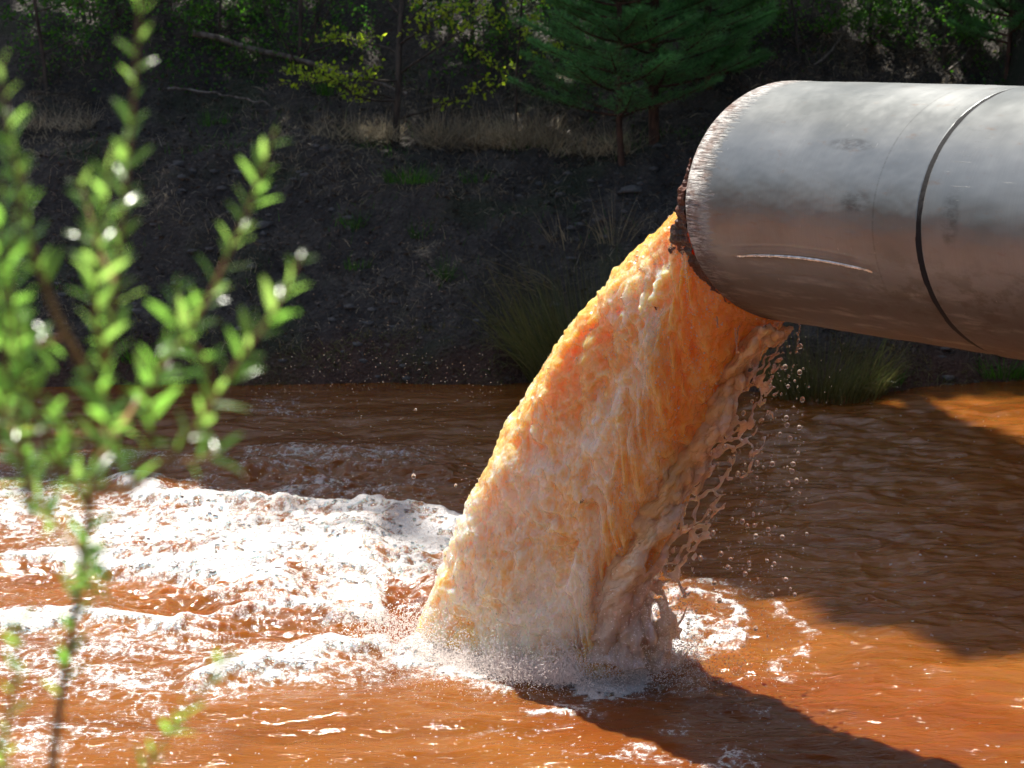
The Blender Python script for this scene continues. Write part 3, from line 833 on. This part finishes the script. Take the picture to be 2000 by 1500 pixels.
spray(g, 1600, Gn(1270, 40), Gn(1200, 50), Un(12.0, 12.4), Un(.0012, .0035))
o = child(g.build('splash_mist', MSPR, smooth=True), jet); o['kind'] = 'stuff'
U_ = random.uniform; Gs = random.gauss
# drips under the pipe
def drip(x0, y0, x1, y1, Y):
    n = 26; t = np.linspace(0, 1, n); ys = y0 + (y1 - y0) * t; xs = x0 + (x1 - x0) * t
    pts = np.array([px2(x + Gs(0, .8), y, Y) for x, y in zip(xs, ys)])
    r = .0022 + .0016 * np.abs(np.sin(t * 17 + x0)) + .003 * (t > .94)
    g = Geo(); g.tube(pts, r, 8); child(g.build('drip', MDROP, smooth=True), jet)
for a in ((1562, 632, 1556, 690, 12.0), (1508, 630, 1508, 652, 12.0), (1436, 640, 1440, 690, 11.6), (1444, 636, 1438, 668, 11.62), (1400, 617, 1402, 640, 11.5)): drip(*a)

# ------------------------------------------------------------------ vegetation on the far bank
MBARK = bark_mat('dark bark', (.035, .028, .022), (.10, .08, .062))
MBARKP = bark_mat('pine bark', (.045, .025, .018), (.13, .07, .045))
MTWIG = bark_mat('dry twig', (.05, .04, .03), (.13, .105, .08), 60)
MLY = leaf_mat('fresh leaf', (.28, .42, .05), (.46, .55, .08), .65)
MLG = leaf_mat('dark leaf', (.035, .12, .02), (.11, .26, .04), .55)
MPN = leaf_mat('pine needle', (.09, .25, .08), (.20, .42, .16), .6, .4, 3)
MGR = leaf_mat('green grass', (.03, .10, .015), (.09, .22, .03), .5, .4, 3)
MDRY = leaf_mat('dry grass', (.17, .135, .09), (.50, .43, .30), .4, .6, 2)
MLIT = leaf_mat('dead leaves', (.045, .032, .022), (.14, .11, .085), .15, .6, 6)
MSEDGE = leaf_mat('sedge', (.05, .075, .02), (.20, .18, .07), .35, .45, 2)
MROCK = flat('bank stone', (.10, .095, .09), .8)

def on_ground(x, y):
    return np.array([x, y, float(ground_z(np.array([x]), np.array([y]))[0])])
def gpix(x, y):
    """ground point seen at a place of the photograph"""
    for Y in np.arange(18.6, 40, .03):
        p = px2(x, y, Y)
        if p[2] <= ground_z(np.array([p[0]]), np.array([Y]))[0]: return p
    return px2(x, y, 26)

def scatter(n, x0, x1, y0, y1, mask=None):
    X = rng.uniform(x0, x1, n); Y = rng.uniform(y0, y1, n)
    if mask is not None:
        k = mask(X, Y) > rng.uniform(0, 1, n); X, Y = X[k], Y[k]
    return np.stack([X, Y, ground_z(X, Y)], 1)

# litter
P = scatter(26000, -4, 4.6, 19.3, 27.5)
g = Geo(); D = rng.normal(size=P.shape); D[:, 2] = np.abs(D[:, 2]) * .35
g.leaves(P + [0, 0, .006], D, rng.uniform(.02, .055, len(P)), rng.uniform(.01, .03, len(P)))
tag(g.build('leaf_litter', MLIT), 'dead leaves and scraps strewn over the shaded dark bank', 'leaf litter', kind='stuff')
# stones
P = scatter(800, -4, 4.5, 19.25, 22.2, lambda X, Y: .9 * sstep(-.1, .4, fbm(X * .8, Y * .8, 3, 77)) + .12)
g = Geo()
for p in P:
    s_ = rng.uniform(.012, .045) * (1 + (rng.random() < .05)); g.add(oc * (1 + .25 * rng.normal(size=(12, 1))) * s_ * [1.2, 1, .6] + p, of)
tag(g.build('pebbles', MROCK), 'small dark stones scattered on the steep bank face', 'stones', kind='stuff')
# dry grass: hanging thatch
m = lambda X, Y: np.clip(.30 + .9 * fbm(X * .9 + 5, Y * .9, 3, 91), .02, 1)
P = scatter(36000, -4, 4.6, 19.6, 24.2, m)
D = rng.normal(size=P.shape) * .55; D[:, 2] = np.abs(D[:, 2]) + .45; D[:, 1] -= .35
g = Geo(); g.blades(P, D, rng.uniform(.06, .20, len(P)), rng.uniform(.002, .005, len(P)), rng.uniform(.2, 1.1, len(P)), 3)
tag(g.build('dry_grass', MDRY), 'thin withered grass matted on the bank and terrace', 'dry grass', kind='stuff')
# green grass patches
def gm(X, Y): return sstep(.12, .5, fbm(X * 1.5, Y * 1.5 + 9, 3, 95)) * (.25 + .9 * np.exp(-((Y - 22.2) / .5) ** 2) + .5 * sstep(23.5, 25, Y))
P = scatter(22000, -4, 4.6, 19.8, 27, gm)
D = rng.normal(size=P.shape) * .4; D[:, 2] = np.abs(D[:, 2]) + .8
g = Geo(); g.blades(P, D, rng.uniform(.04, .15, len(P)), rng.uniform(.003, .007, len(P)), rng.uniform(.1, .6, len(P)), 2)
tag(g.build('green_grass', MGR), 'short green grass growing in patches on the bank top', 'grass', kind='stuff')

P = scatter(9000, -4, 4.0, 19.0, 19.75, lambda X, Y: sstep(-.25, .3, fbm(X * 1.7, Y * 1.7, 3, 99)))
P = P[P[:, 2] > -.03]; D = rng.normal(size=P.shape) * .5; D[:, 2] = np.abs(D[:, 2]) + .5; D[:, 1] -= .35
g = Geo(); g.blades(P, D, rng.uniform(.05, .20, len(P)), rng.uniform(.003, .006, len(P)), rng.uniform(.3, 1.2, len(P)), 3)
tag(g.build('shore_grass', MSEDGE), 'dark drooping grass fringing the far waterline', 'grass', kind='stuff')

def tussock(name, x, y, n, h, spread, mat, label, cat, group=None, wd=.005, root=None, lean=(0, 0)):
    p0 = gpix(x, y) if root is None else root
    g = Geo(); a = rng.uniform(0, 2 * math.pi, n); r = np.sqrt(rng.uniform(0, 1, n)) * spread * .35
    P = np.stack([p0[0] + np.cos(a) * r, p0[1] + np.sin(a) * r, np.full(n, p0[2] - .02)], 1)
    D = np.stack([np.cos(a) * rng.uniform(0, .7, n) + lean[0], np.sin(a) * rng.uniform(0, .7, n) + lean[1], np.ones(n)], 1)
    g.blades(P, D, h * rng.uniform(.4, 1.1, n), wd * rng.uniform(.6, 1.2, n), rng.uniform(.05, .75, n), 5)
    o = g.build(name, mat); tag(o, label, cat, group); return o

# the big rush clump behind the jet, and one under the pipe
GT = 'rush clumps at the water edge'
tussock('rush_clump', 1120, 700, 2600, 1.15, 1.3, MSEDGE, 'large dark rush clump at the water edge just left of the jet', 'rushes', GT, .0055, px2(1150, 735, 19.5), (-.1, 0))
tussock('rush_clump', 1590, 770, 1700, .6, 1.2, MSEDGE, 'low drooping rush clump at the water edge below the pipe', 'rushes', GT, .005, px2(1610, 765, 19.0), (.05, -.1))
for (x, y, n, h, s_, lab) in ((690, 440, 90, .22, .25, 'small green grass tuft halfway up the bare bank face'),
    (820, 460, 70, .2, .2, 'green grass tuft on the bank face left of the rush clump'),
    (700, 520, 80, .16, .3, 'low green tuft on the lower bank face'),
    (870, 545, 60, .3, .15, 'spindly seeding grass tuft low on the bank face'),
    (800, 350, 200, .2, .6, 'broad sunlit grass tuft on the lip of the terrace'),
    (930, 350, 120, .16, .4, 'pale green grass tuft on the terrace right of the broad one'),
    (1960, 730, 260, .22, .5, 'bright green grass tuft at the water edge right under the pipe seam'),
    (1715, 745, 260, .2, .45, 'green grass tuft at the water edge between rushes and right edge'),
    (270, 700, 120, .25, .35, 'dark green tuft at the water edge behind the willow'),
    (640, 180, 140, .3, .4, 'green grass tuft under the yellow leaved sapling branch'),
    (420, 240, 100, .2, .4, 'small grass tuft on the terrace behind the willow tip')):
    tussock('grass_tuft', x, y, n, h, s_, MGR, lab, 'grass tuft', 'green grass tufts on the far bank', .006)
# tall straw stalks by the rushes and arching blades
MST = leaf_mat('straw', (.22, .17, .10), (.42, .34, .2), .3, .5, 2)
for k, (x, y, n, h, lab) in enumerate(((1200, 470, 46, .62, 'tall pale straw stalks standing behind the upper jet'),
                                       (1110, 480, 26, .5, 'thin upright straw stalks left of the tall pale ones'),
                                       (1060, 560, 22, .75, 'long arching straw blades leaning left over the bank face'))):
    tussock('straw_stalks', x, y, n, h, .35, MST, lab, 'dry stalks', 'pale straw stalks on the bank', .006, lean=((0, 0), (0, 0), (-1.3, -.3))[k])

def branch_path(p, d, L, n=7, wob=.12, grav=0.0):
    pts = [np.array(p, float)]; d = np.array(d, float); d /= np.linalg.norm(d)
    for i in range(n):
        d = d + rng.normal(size=3) * wob; d[2] -= grav; d /= np.linalg.norm(d)
        pts.append(pts[-1] + d * L / n)
    return np.array(pts)

def leafy(root, lab, cat, H, tr, branches, mat_leaf, nleaf, leafsz, group=None, name='sapling', tilt=(0, 0)):
    """trunk, branches [(height fraction, azimuth, length, rise)] and leaves along the branch ends"""
    e = empty(name, tuple(root), lab, cat, group)
    tp = branch_path(root - [0, 0, .05], (tilt[0], tilt[1], 1), H, 10, .05)
    g = Geo(); g.tube(tp, np.linspace(tr, tr * .35, len(tp)), 7)
    child(g.build('trunk', MBARK, smooth=True), e)
    gl = Geo(); LP = []; LD = []
    for (hf, az, L, rise) in branches:
        gb = Geo()
        i = hf * 10; i0 = min(int(i), 9); b = tp[i0] + (tp[i0 + 1] - tp[i0]) * (i - i0)
        bp = branch_path(b, (math.cos(az), math.sin(az), rise), L, 9, .10, .01)
        gb.tube(bp, np.linspace(tr * .38, tr * .1, len(bp)), 5)
        for j in range(3, 10):
            for k in range(3):
                tw = branch_path(bp[j], (rng.normal(), rng.normal(), .3), L * rng.uniform(.1, .28), 3, .2)
                gb.tube(tw, .002, 3)
                for r in range(nleaf):
                    c = tw[rng.integers(1, 4)] + rng.normal(size=3) * .012
                    LP.append(c); LD.append(rng.normal(size=3) + [0, 0, -.2])
        child(gb.build('branch', MBARK), e)
    gl.leaves(np.array(LP), np.array(LD), rng.uniform(.7, 1.3, len(LP)) * leafsz, rng.uniform(.5, .8, len(LP)) * leafsz)
    o = child(gl.build('foliage', mat_leaf), e); o['kind'] = 'stuff'
    return e

r0 = gpix(772, 285)
leafy(r0, 'dark thin sapling with sparse yellow green leaves left of the pines', 'sapling', 2.6, .032,
      [(.10, .3, 1.1, .42), (.16, math.pi + .1, .95, .30), (.24, -.1, 1.05, .55), (.30, math.pi - .3, .85, .5), (.38, .5, .9, .7), (.22, 3.9, .9, .05), (.16, 3.5, .95, -.05), (.42, 2.6, .7, .9), (.33, 5.6, .8, .45), (.5, 0, .8, .8)],
      MLY, 6, .042)
r1 = gpix(1008, 262)
leafy(r1, 'slim pale stemmed sapling with tiny bright leaves beside the pines', 'sapling', 2.4, .014,
      [(.2, 2.8, .5, .6), (.26, .3, .5, .8), (.34, 3.3, .5, .7), (.42, 0.2, .5, .7), (.3, -1.2, .4, .7), (.5, 3, .4, .8)], MLY, 4, .034, tilt=(.06, 0))
r2 = gpix(90, 180)
leafy(r2, 'straggly dark bush with a few lit leaves at the top left', 'bush', 1.8, .02,
      [(.2, .2, .8, .5), (.3, 3, .7, .6), (.4, -.5, .8, .4), (.5, .8, .7, .6), (.35, 2.2, .6, .8)], MLG, 5, .04, name='bush')
r3 = gpix(585, 150)
leafy(r3, 'bundle of bare grey stems rising behind the fallen branch', 'bush', 2.2, .022,
      [(.05, .4, 1.4, 2.2), (.05, 2.6, 1.4, 2.8), (.03, 1.2, 1.4, 4), (.08, -.6, 1.2, 1.4), (.05, 3.4, 1.1, 1.6), (.1, .1, 1.3, .5)], MLG, 1, .03, name='bush')
for (x, y, lab) in ((1700, 110, 'leafy green shrub above the middle of the pipe'), (1840, 130, 'twiggy green shrub above the pipe seam'), (1560, 110, 'dark brambly shrub above the pipe mouth'),
                    (920, 120, 'low green shrub on the hillside between the saplings'), (430, 90, 'dark shrub on the hillside above the willow tips'), (230, 60, 'dark leafy shrub at the top left behind the willow')):
    leafy(gpix(x, y), lab, 'shrub', 1.3, .014, [(.1, rng.uniform(0, 6.28), .8, rng.uniform(.4, 1.4)) for _ in range(9)], MLG if x != 1700 else MLY and MGR, 5, .038, 'shrubs on the hillside', 'shrub')

# brown twiggy brush on the terrace
def brush(x, y, n, h, wdt, lab):
    p = gpix(x, y); g = Geo()
    P = p + np.stack([rng.uniform(-wdt, wdt, n), rng.uniform(-.25, .25, n), rng.uniform(-.02, .04, n)], 1)
    D = rng.normal(size=(n, 3)) * .7; D[:, 2] = np.abs(D[:, 2]) + .5
    g.blades(P, D, rng.uniform(.3, 1, n) * h, .004, rng.uniform(-.1, .6, n), 4)
    tag(g.build('brush', MDRY), lab, 'brush', 'dry brush along the terrace')
brush(960, 285, 2600, .42, .55, 'brown dry brush between the dark sapling and the slim one')
brush(700, 270, 900, .3, .35, 'thin dry brush left of the dark sapling trunk')
brush(1150, 300, 700, .35, .35, 'dry brush under the pine branches')
brush(60, 250, 700, .3, .5, 'dry brush on the terrace at the left edge')
# fallen branches
MLOG = bark_mat('dead wood', (.09, .075, .06), (.24, .21, .18), 25)
for k, (pts, r, lab) in enumerate((([(380, 85), (480, 110), (600, 142), (720, 178), (800, 205)], .028, 'long dead branch lying across the hillside behind the yellow sapling'),
                        ([(330, 190), (430, 205), (530, 225)], .012, 'short grey dead branch on the terrace behind the willow tip'),
                        ([(1590, 150), (1630, 110), (1660, 60)], .012, 'pale broken stick leaning above the pipe top'),
                        ([(1850, 160), (1890, 120), (1920, 90)], .012, 'pale stick leaning above the pipe near the seam'))):
    P = np.array([gpix(*q_) for q_ in pts]) + [0, -.1, .10]
    t = np.linspace(0, 1, 14); P = lerp_poly(P, t) + rng.normal(size=(14, 3)) * .008
    g = Geo(); g.tube(P, np.linspace(r, r * .5, 14), 8)
    tag(g.build('fallen_branch', MLOG, smooth=True), lab, 'branch', 'dead branches on the hillside')
# tangled hillside undergrowth
P = scatter(60000, -4.2, 5, 23.5, 28.5, lambda X, Y: np.clip(.5 + 1.1 * fbm(X * .9, Y * .9, 3, 97), 0, 1))
P[:, 2] += np.abs(rng.normal(size=len(P))) * .2
D = rng.normal(size=P.shape); D[:, 2] += .2
g = Geo(); g.leaves(P, D, rng.uniform(.02, .055, len(P)), rng.uniform(.012, .03, len(P)))
tag(g.build('undergrowth', MLG), 'low dark leafy growth covering the hillside behind the terrace', 'undergrowth', kind='stuff')
P = scatter(1300, -4.2, 5, 23.2, 28)
g = Geo(); D = rng.normal(size=P.shape); D[:, 2] = np.abs(D[:, 2]) * .8 + .1
g.blades(P, D, rng.uniform(.2, .9, len(P)), rng.uniform(.004, .010, len(P)), rng.uniform(-.1, .3, len(P)), 4)
tag(g.build('dead_twigs', MTWIG), 'tangle of thin dead twigs over the hillside', 'twigs', kind='stuff')

# pines
def pine(root, H, tr, lab, zmax, spreadr, dens=1.0, seed=1, low=.10):
    e = empty('pine_tree', tuple(root), lab, 'pine tree', 'young pines on the terrace')
    R = np.random.default_rng(seed)
    n = 12; tp = root + np.stack([np.cumsum(R.normal(size=n) * .01), np.cumsum(R.normal(size=n) * .01), np.linspace(-.05, H, n)], 1)
    g = Geo(); g.tube(tp, np.linspace(tr, tr * .2, n), 8); child(g.build('trunk', MBARKP, smooth=True), e)
    gb = Geo(); NPs = []; ND = []
    z = H * low; a = 0
    while z < H * .97:
        Lb = spreadr * (1 - (z / H) ** 1.6) * R.uniform(.8, 1.1) + .1
        nb = 5 if z < zmax else 4
        for k in range(nb):
            a += 2.399; base = np.array([np.interp(z, tp[:, 2] - root[2], tp[:, c]) for c in (0, 1)] + [root[2] + z + R.normal() * .03])
            d = np.array([math.cos(a), math.sin(a), .22]); m = 9
            ts = np.linspace(0, 1, m)[:, None]
            bp = base + d * Lb * ts + np.array([0, 0, .22 * Lb]) * (ts ** 2) - np.array([0, 0, .12 * Lb]) * ts
            gb.tube(bp, np.linspace(.012, .004, m), 5)
            step = 1 if z < zmax else 2
            for j in range(2, m, step):
                for s_ in (-1, 1, 0):
                    sd = np.array([-d[1], d[0], 0]) * s_ * .9 + d * .8 + [0, 0, .25]; sd /= np.linalg.norm(sd)
                    tl = Lb * .34 * (1.1 - j / m) + .05
                    q0, q1 = bp[j], bp[j] + sd * tl
                    gb.tube(np.array([q0, q1]), .003, 3)
                    nn_ = int((46 if z < zmax else 9) * dens)
                    t = R.uniform(.1, 1, nn_)[:, None]
                    NPs.append(q0 + (q1 - q0) * t); nd = R.normal(size=(nn_, 3)) * .75 + sd * 1.1 + [0, 0, .15]; ND.append(nd)
        z += .17 if z < zmax else .34
    child(gb.build('branches', MBARKP), e)['kind'] = 'stuff'
    P = np.concatenate(NPs); D = np.concatenate(ND)
    L = R.uniform(.045, .075, len(P))
    gn = Geo(); D /= np.linalg.norm(D, axis=1)[:, None]
    sd = np.cross(D, R.normal(size=D.shape)); sd /= np.linalg.norm(sd, axis=1)[:, None]
    V = np.stack([P - sd * .0022, P + sd * .0022, P + D * L[:, None]], 1)
    gn.add(V, np.arange(len(P))[:, None] * 3 + np.arange(3)[None])
    o = child(gn.build('needles', MPN), e); o['kind'] = 'stuff'
    return e
pr = gpix(1210, 322); pine(pr, 3.6, .028, 'slender young pine, the left one of the two behind the jet', 1.7, .66, 1.0, 3, .11)
pr = gpix(1285, 312); pine(pr + [0, .35, .05], 4.6, .045, 'stouter bushy young pine right of the slender one', 1.9, .80, 1.0, 5, .11)
pr = gpix(1400, 240); pine(pr + [0, .5, 0], 3.6, .04, 'young pine half hidden behind the pipe mouth', 1.6, .5, 1.0, 8, .10)
pr = gpix(1965, 150); pine(pr, 2.6, .022, 'small pale green pine at the top right corner', 1.2, .42, .9, 11, .14)

# tall trees higher up the slope: their shade lies over the bank and the far water
MCR = leaf_mat('tall crown', (.02, .07, .015), (.05, .13, .03), .25)
def tall_tree(x, y, H, cr, cz0, lab, n=3600, lean=(0.0, 0.0)):
    root = on_ground(x, y); e = empty('tall_tree', tuple(root), lab, 'tree', 'tall trees on the slope above the bank')
    lv = np.array([lean[0], lean[1], 1.0])
    tp = branch_path(root - [0, 0, .1], tuple(lv), H, 12, .012)
    g = Geo(); g.tube(tp, np.linspace(.17, .04, len(tp)), 9); child(g.build('trunk', MBARKP, smooth=True), e)
    a = rng.uniform(0, 6.28, 60); zz = rng.uniform(cz0, H, 60)
    gb = Geo(); cl = []
    for k in range(60):
        rr = cr * (1 - ((zz[k] - (cz0 + H) / 2) / ((H - cz0) / 2 + .5)) ** 2) ** .5 * rng.uniform(.55, 1)
        b = root + lv * (zz[k] - .4 * rr); t_ = root + lv * zz[k] + [math.cos(a[k]) * rr, math.sin(a[k]) * rr, 0]
        gb.tube(np.linspace(b, t_, 4), [.04, .03, .02, .01], 4)
        cl += [b + (t_ - b) * f_ for f_ in (.45, .75, 1.0)]
    child(gb.build('branches', MBARKP), e)['kind'] = 'stuff'
    cl = np.array(cl); idx = rng.integers(0, len(cl), n)
    P = cl[idx] + rng.normal(size=(n, 3)) * [.42, .42, .3]
    # leaves culled to shape the shade: froth, jet, near pool and saplings stay sunlit
    G0 = P - S[None] * (P[:, 2] / S[2])[:, None]; ug, vg = plan(G0[:, 0], np.maximum(G0[:, 1], 5))
    eg = np.interp(ug + 60 * pn(G0[:, 0] * 1.3, G0[:, 1] * 1.3, 601), [-600, 300, 860, 1000, 1340, 1650, 2000, 2600], [930, 945, 985, 1040, 1120, 1195, 1290, 1420])
    far = (ug > 1690 + 40 * pn(G0[:, 1] * 2, G0[:, 0], 603)) & (vg > 772) & (vg < 800 + (ug - 1690) * .25)
    H0 = P - S[None] * ((P[:, 1] - 22.9) / S[1])[:, None]; uh, vh_ = toscreen(H0)
    gap = (uh > 520) & (uh < 1440) & (vh_ > -10) & (vh_ < 265) & (P[:, 1] > 22.9) & (fbm(H0[:, 0] * 2.2, H0[:, 2] * 2.2, 3, 607) > -.3)
    kp_ = (vg < eg) & ~far & ~gap; P = P[kp_]; n = len(P)
    g = Geo(); g.leaves(P, rng.normal(size=(n, 3)), rng.uniform(.25, .5, n), rng.uniform(.16, .3, n))
    o = child(g.build('crown', MCR), e); o['kind'] = 'stuff'
    return e
TT = [(-5.2, 26.6, 15, 2.5, 5.0, (0, 0), 'tall tree upslope at the far left'),
      (-2.6, 26.0, 15, 2.4, 5.0, (0, -.03), 'tall tree upslope behind the fallen branch'),
      (-.2, 26.2, 14, 2.2, 5.0, (.02, 0), 'tall tree upslope behind the slim sapling'),
      (2.0, 26.4, 15, 2.3, 5.5, (0, -.02), 'tall tree upslope behind the pines'),
      (4.4, 26.0, 16, 2.3, 5.0, (0, 0), 'tall tree upslope above the pipe'),
      (1.2, 25.3, 18, 2.7, 9.5, (.02, -.28), 'tall tree leaning far out over the pool, rooted behind the pines'),
      (3.6, 25.2, 18.5, 2.7, 9.0, (.02, -.31), 'tall tree leaning far out over the pool, rooted above the pipe mouth'),
      (-3.6, 25.5, 18, 2.5, 10, (0, -.14), 'tall tree leaning over the pool at the left'),
      (-1.3, 25.4, 18, 2.5, 10, (0, -.14), 'tall tree leaning over the pool behind the willow'),
      (-7.8, 27, 15, 2.6, 5, (0, 0), 'tall tree beyond the left edge of the terrace'),
      (7.0, 25.0, 16, 2.5, 5, (0, -.1), 'tall tree beyond the right edge of the terrace')]
for x, y, H, cr, cz, lean, l in TT: tall_tree(x, y, H, cr, cz, l + ', crown high overhead', 3900 if lean[1] > -.05 else 6500, lean)

# ------------------------------------------------------------------ willow in the foreground
MWL = Mat('willow leaf')
oi = MWL.n('ShaderNodeObjectInfo').outputs['Random']
colr = MWL.mix(oi, (.10, .26, .03), (.20, .42, .06))
MWL.p(Base_Color=colr, Roughness=.24); MWL.b.inputs['Specular IOR Level'].default_value = 1.0; MWL.b.inputs['Coat Weight'].default_value = .6; MWL.b.inputs['Coat Roughness'].default_value = .2
tr = MWL.n('ShaderNodeBsdfTranslucent', {'Color': MWL.mix(oi, (.32, .68, .09), (.56, .88, .18))})
mx = MWL.n('ShaderNodeMixShader', {0: .6, 1: MWL.b.outputs[0], 2: tr.outputs[0]}); MWL.t.links.new(mx.outputs[0], MWL.o.inputs[0])
MWS = bark_mat('willow stem', (.22, .10, .045), (.34, .17, .07), 40)
wr = px2(70, 2050, 3.0); wr[2] = ground_z(np.array([wr[0]]), np.array([3.0]))[0]
willow = empty('willow_shrub', tuple(wr), 'out of focus willow with fresh green narrow leaves in the left foreground', 'shrub')
# leaf mesh: lanceolate, slightly folded and curved, length 1 along +X
tl = np.linspace(0, 1, 9); hw = .092 * np.sin(np.pi * tl ** .8) ** .8 + .004; zc = .10 * np.sin(tl * 2.2)
g = Geo(); V = np.stack([np.stack([tl, -hw, zc + .04 * hw / .12], -1), np.stack([tl, tl * 0, zc], -1), np.stack([tl, hw, zc + .04 * hw / .12], -1)], 0)
g.add(V, grid_faces(3, 9)); leaf0 = g.build('leaf', MWL.m, smooth=True)
leaf0.parent = willow; leaf0.matrix_parent_inverse = Matrix.Translation(-Vector(willow.location))
lv0 = V.reshape(-1, 3); lf0 = grid_faces(3, 9)
placed = [0]; extra = Geo(); nextra = [0]
def put_leaf(p, d, L):
    d = Vector(d).normalized(); up = Vector((Gs(0, .5), Gs(-.3, .5), 1)); y = up.cross(d).normalized(); z = d.cross(y)
    M = Matrix(((d.x, y.x, z.x, p[0]), (d.y, y.y, z.y, p[1]), (d.z, y.z, z.z, p[2]), (0, 0, 0, 1))) @ Matrix.Diagonal((L, L * random.uniform(.9, 1.35), L, 1))
    if placed[0] < 300:
        o = leaf0 if placed[0] == 0 else leaf0.copy()
        if placed[0]: COL.objects.link(o)
        o.matrix_basis = M; placed[0] += 1
    else:
        A = np.array(M); extra.add(lv0 @ A[:3, :3].T + A[:3, 3], lf0); nextra[0] += 1
STEMS = [  # (points x, y, Y), base radius, leaf from fraction
    ([(70, 2050, 3.0), (95, 1500, 3.0), (150, 1180, 3.0), (178, 980, 3.0), (195, 830, 3.0), (225, 560, 3.0), (243, 400, 3.02), (262, 200, 3.05), (272, 30, 3.08), (280, -90, 3.1)], .0085, .62),
    ([(180, 960, 3.0), (260, 950, 2.95), (345, 885, 2.9), (400, 810, 2.9), (470, 700, 2.9), (530, 620, 2.9), (590, 500, 2.92)], .0045, .38),
    ([(190, 900, 3.0), (260, 800, 3.1), (340, 690, 3.12), (400, 600, 3.12), (450, 490, 3.14), (490, 400, 3.15), (525, 290, 3.15), (540, 250, 3.15)], .004, .12),
    ([(192, 850, 3.0), (170, 730, 2.95), (120, 640, 2.92), (70, 510, 2.9), (40, 380, 2.9), (10, 200, 2.9), (0, 120, 2.9)], .005, .45),
    ([(178, 990, 3.0), (110, 900, 2.85), (60, 780, 2.8), (30, 650, 2.8), (10, 480, 2.8)], .004, .1),
    ([(165, 1080, 3.0), (90, 1010, 3.1), (40, 900, 3.15), (0, 760, 3.2)], .0035, .1),
    ([(225, 560, 3.0), (190, 480, 3.05), (165, 380, 3.1), (150, 350, 3.1)], .0025, .1),
    ([(205, 720, 3.0), (185, 600, 2.95), (190, 500, 2.9), (210, 380, 2.9), (215, 290, 2.9)], .003, .05),
    ([(-40, 2000, 2.9), (-10, 1560, 2.9), (20, 1380, 2.88), (35, 1260, 2.86), (45, 1200, 2.85)], .005, .50),
    ([(140, 2050, 3.1), (240, 1560, 3.1), (310, 1450, 3.05), (370, 1390, 3.0), (420, 1310, 3.0), (450, 1270, 3.0)], .004, .50),
    ([(330, 900, 2.9), (390, 900, 2.92), (430, 880, 2.95)], .002, .2),
    ([(195, 830, 3.0), (230, 900, 2.8), (200, 780, 2.75), (170, 700, 2.7)], .002, .4),
    ([(170, 1060, 3.0), (175, 1150, 2.9), (165, 1120, 2.85)], .002, .0),
    ([(420, 760, 2.9), (400, 700, 2.85), (345, 640, 2.8), (350, 560, 2.8)], .0025, .15),
    ([(60, 1010, 3.05), (40, 860, 3.0), (35, 700, 2.95), (20, 560, 2.9), (30, 430, 2.9), (50, 300, 2.9)], .003, .0),
    ([(-20, 900, 2.8), (10, 780, 2.8), (15, 640, 2.8), (-5, 500, 2.8), (5, 340, 2.8)], .003, .0),
    ([(110, 930, 2.9), (140, 850, 2.85), (95, 800, 2.8)], .002, .0),
    ([(250, 960, 2.95), (300, 850, 2.9), (290, 760, 2.88), (320, 700, 2.86)], .002, .0),
    ([(120, 660, 2.93), (60, 680, 3.0), (20, 620, 3.1), (-10, 560, 3.1)], .002, .1),
]
for pts, r0_, lf in STEMS:
    P3 = np.array([px2(*p) for p in pts])
    if pts[0][1] > 1900: P3[0, 2] = ground_z(P3[:1, 0], P3[:1, 1])[0] - .02
    n = 40; t = np.linspace(0, 1, n)
    sl_ = np.concatenate([[0], np.cumsum(np.linalg.norm(np.diff(P3, axis=0), axis=1))]); tot = sl_[-1]; sn = sl_ / tot
    Q = np.stack([np.interp(t, sn, P3[:, k]) for k in range(3)], -1)
    for _ in range(2): Q[1:-1] = (Q[:-2] + 2 * Q[1:-1] + Q[2:]) / 4
    g = Geo(); g.tube(Q, np.linspace(r0_ * 1.15, .0012, n), 8)
    o = g.build('stem', MWS, smooth=True); o.parent = willow; o.matrix_parent_inverse = Matrix.Translation(-Vector(willow.location))
    Llen = tot * (1 - lf); nl = max(4, int(Llen / .0150)); a = random.uniform(0, 6)
    for i in range(nl):
        tq = lf + (1 - lf) * (i + .5) / nl
        c = np.array([np.interp(tq, t, Q[:, k]) for k in range(3)]); c2 = np.array([np.interp(min(tq + .02, 1), t, Q[:, k]) for k in range(3)])
        ax = c2 - c if tq < .98 else c - np.array([np.interp(tq - .02, t, Q[:, k]) for k in range(3)])
        ax = ax / (np.linalg.norm(ax) + 1e-9)
        for kk in range(1 if random.random() < .45 else 2):
            a += 2.4 + random.uniform(-.4, .4)
            s1 = np.cross(ax, [0, 1, 0]); s1 /= np.linalg.norm(s1) + 1e-9; s2 = np.cross(ax, s1)
            rad = math.cos(a) * s1 * 1.1 + math.sin(a) * s2 * .8
            taper = 1 - .45 * max(0, (tq - .8) / .2)
            put_leaf(c, rad * random.uniform(.7, 1.1) + ax * random.uniform(.5, 1.0), random.uniform(.026, .048) * taper)
if nextra[0]:
    o = extra.build('leaves', MWL.m, smooth=True); o.parent = willow; o.matrix_parent_inverse = Matrix.Translation(-Vector(willow.location)); o['kind'] = 'stuff'
print('willow leaves', placed[0], nextra[0])
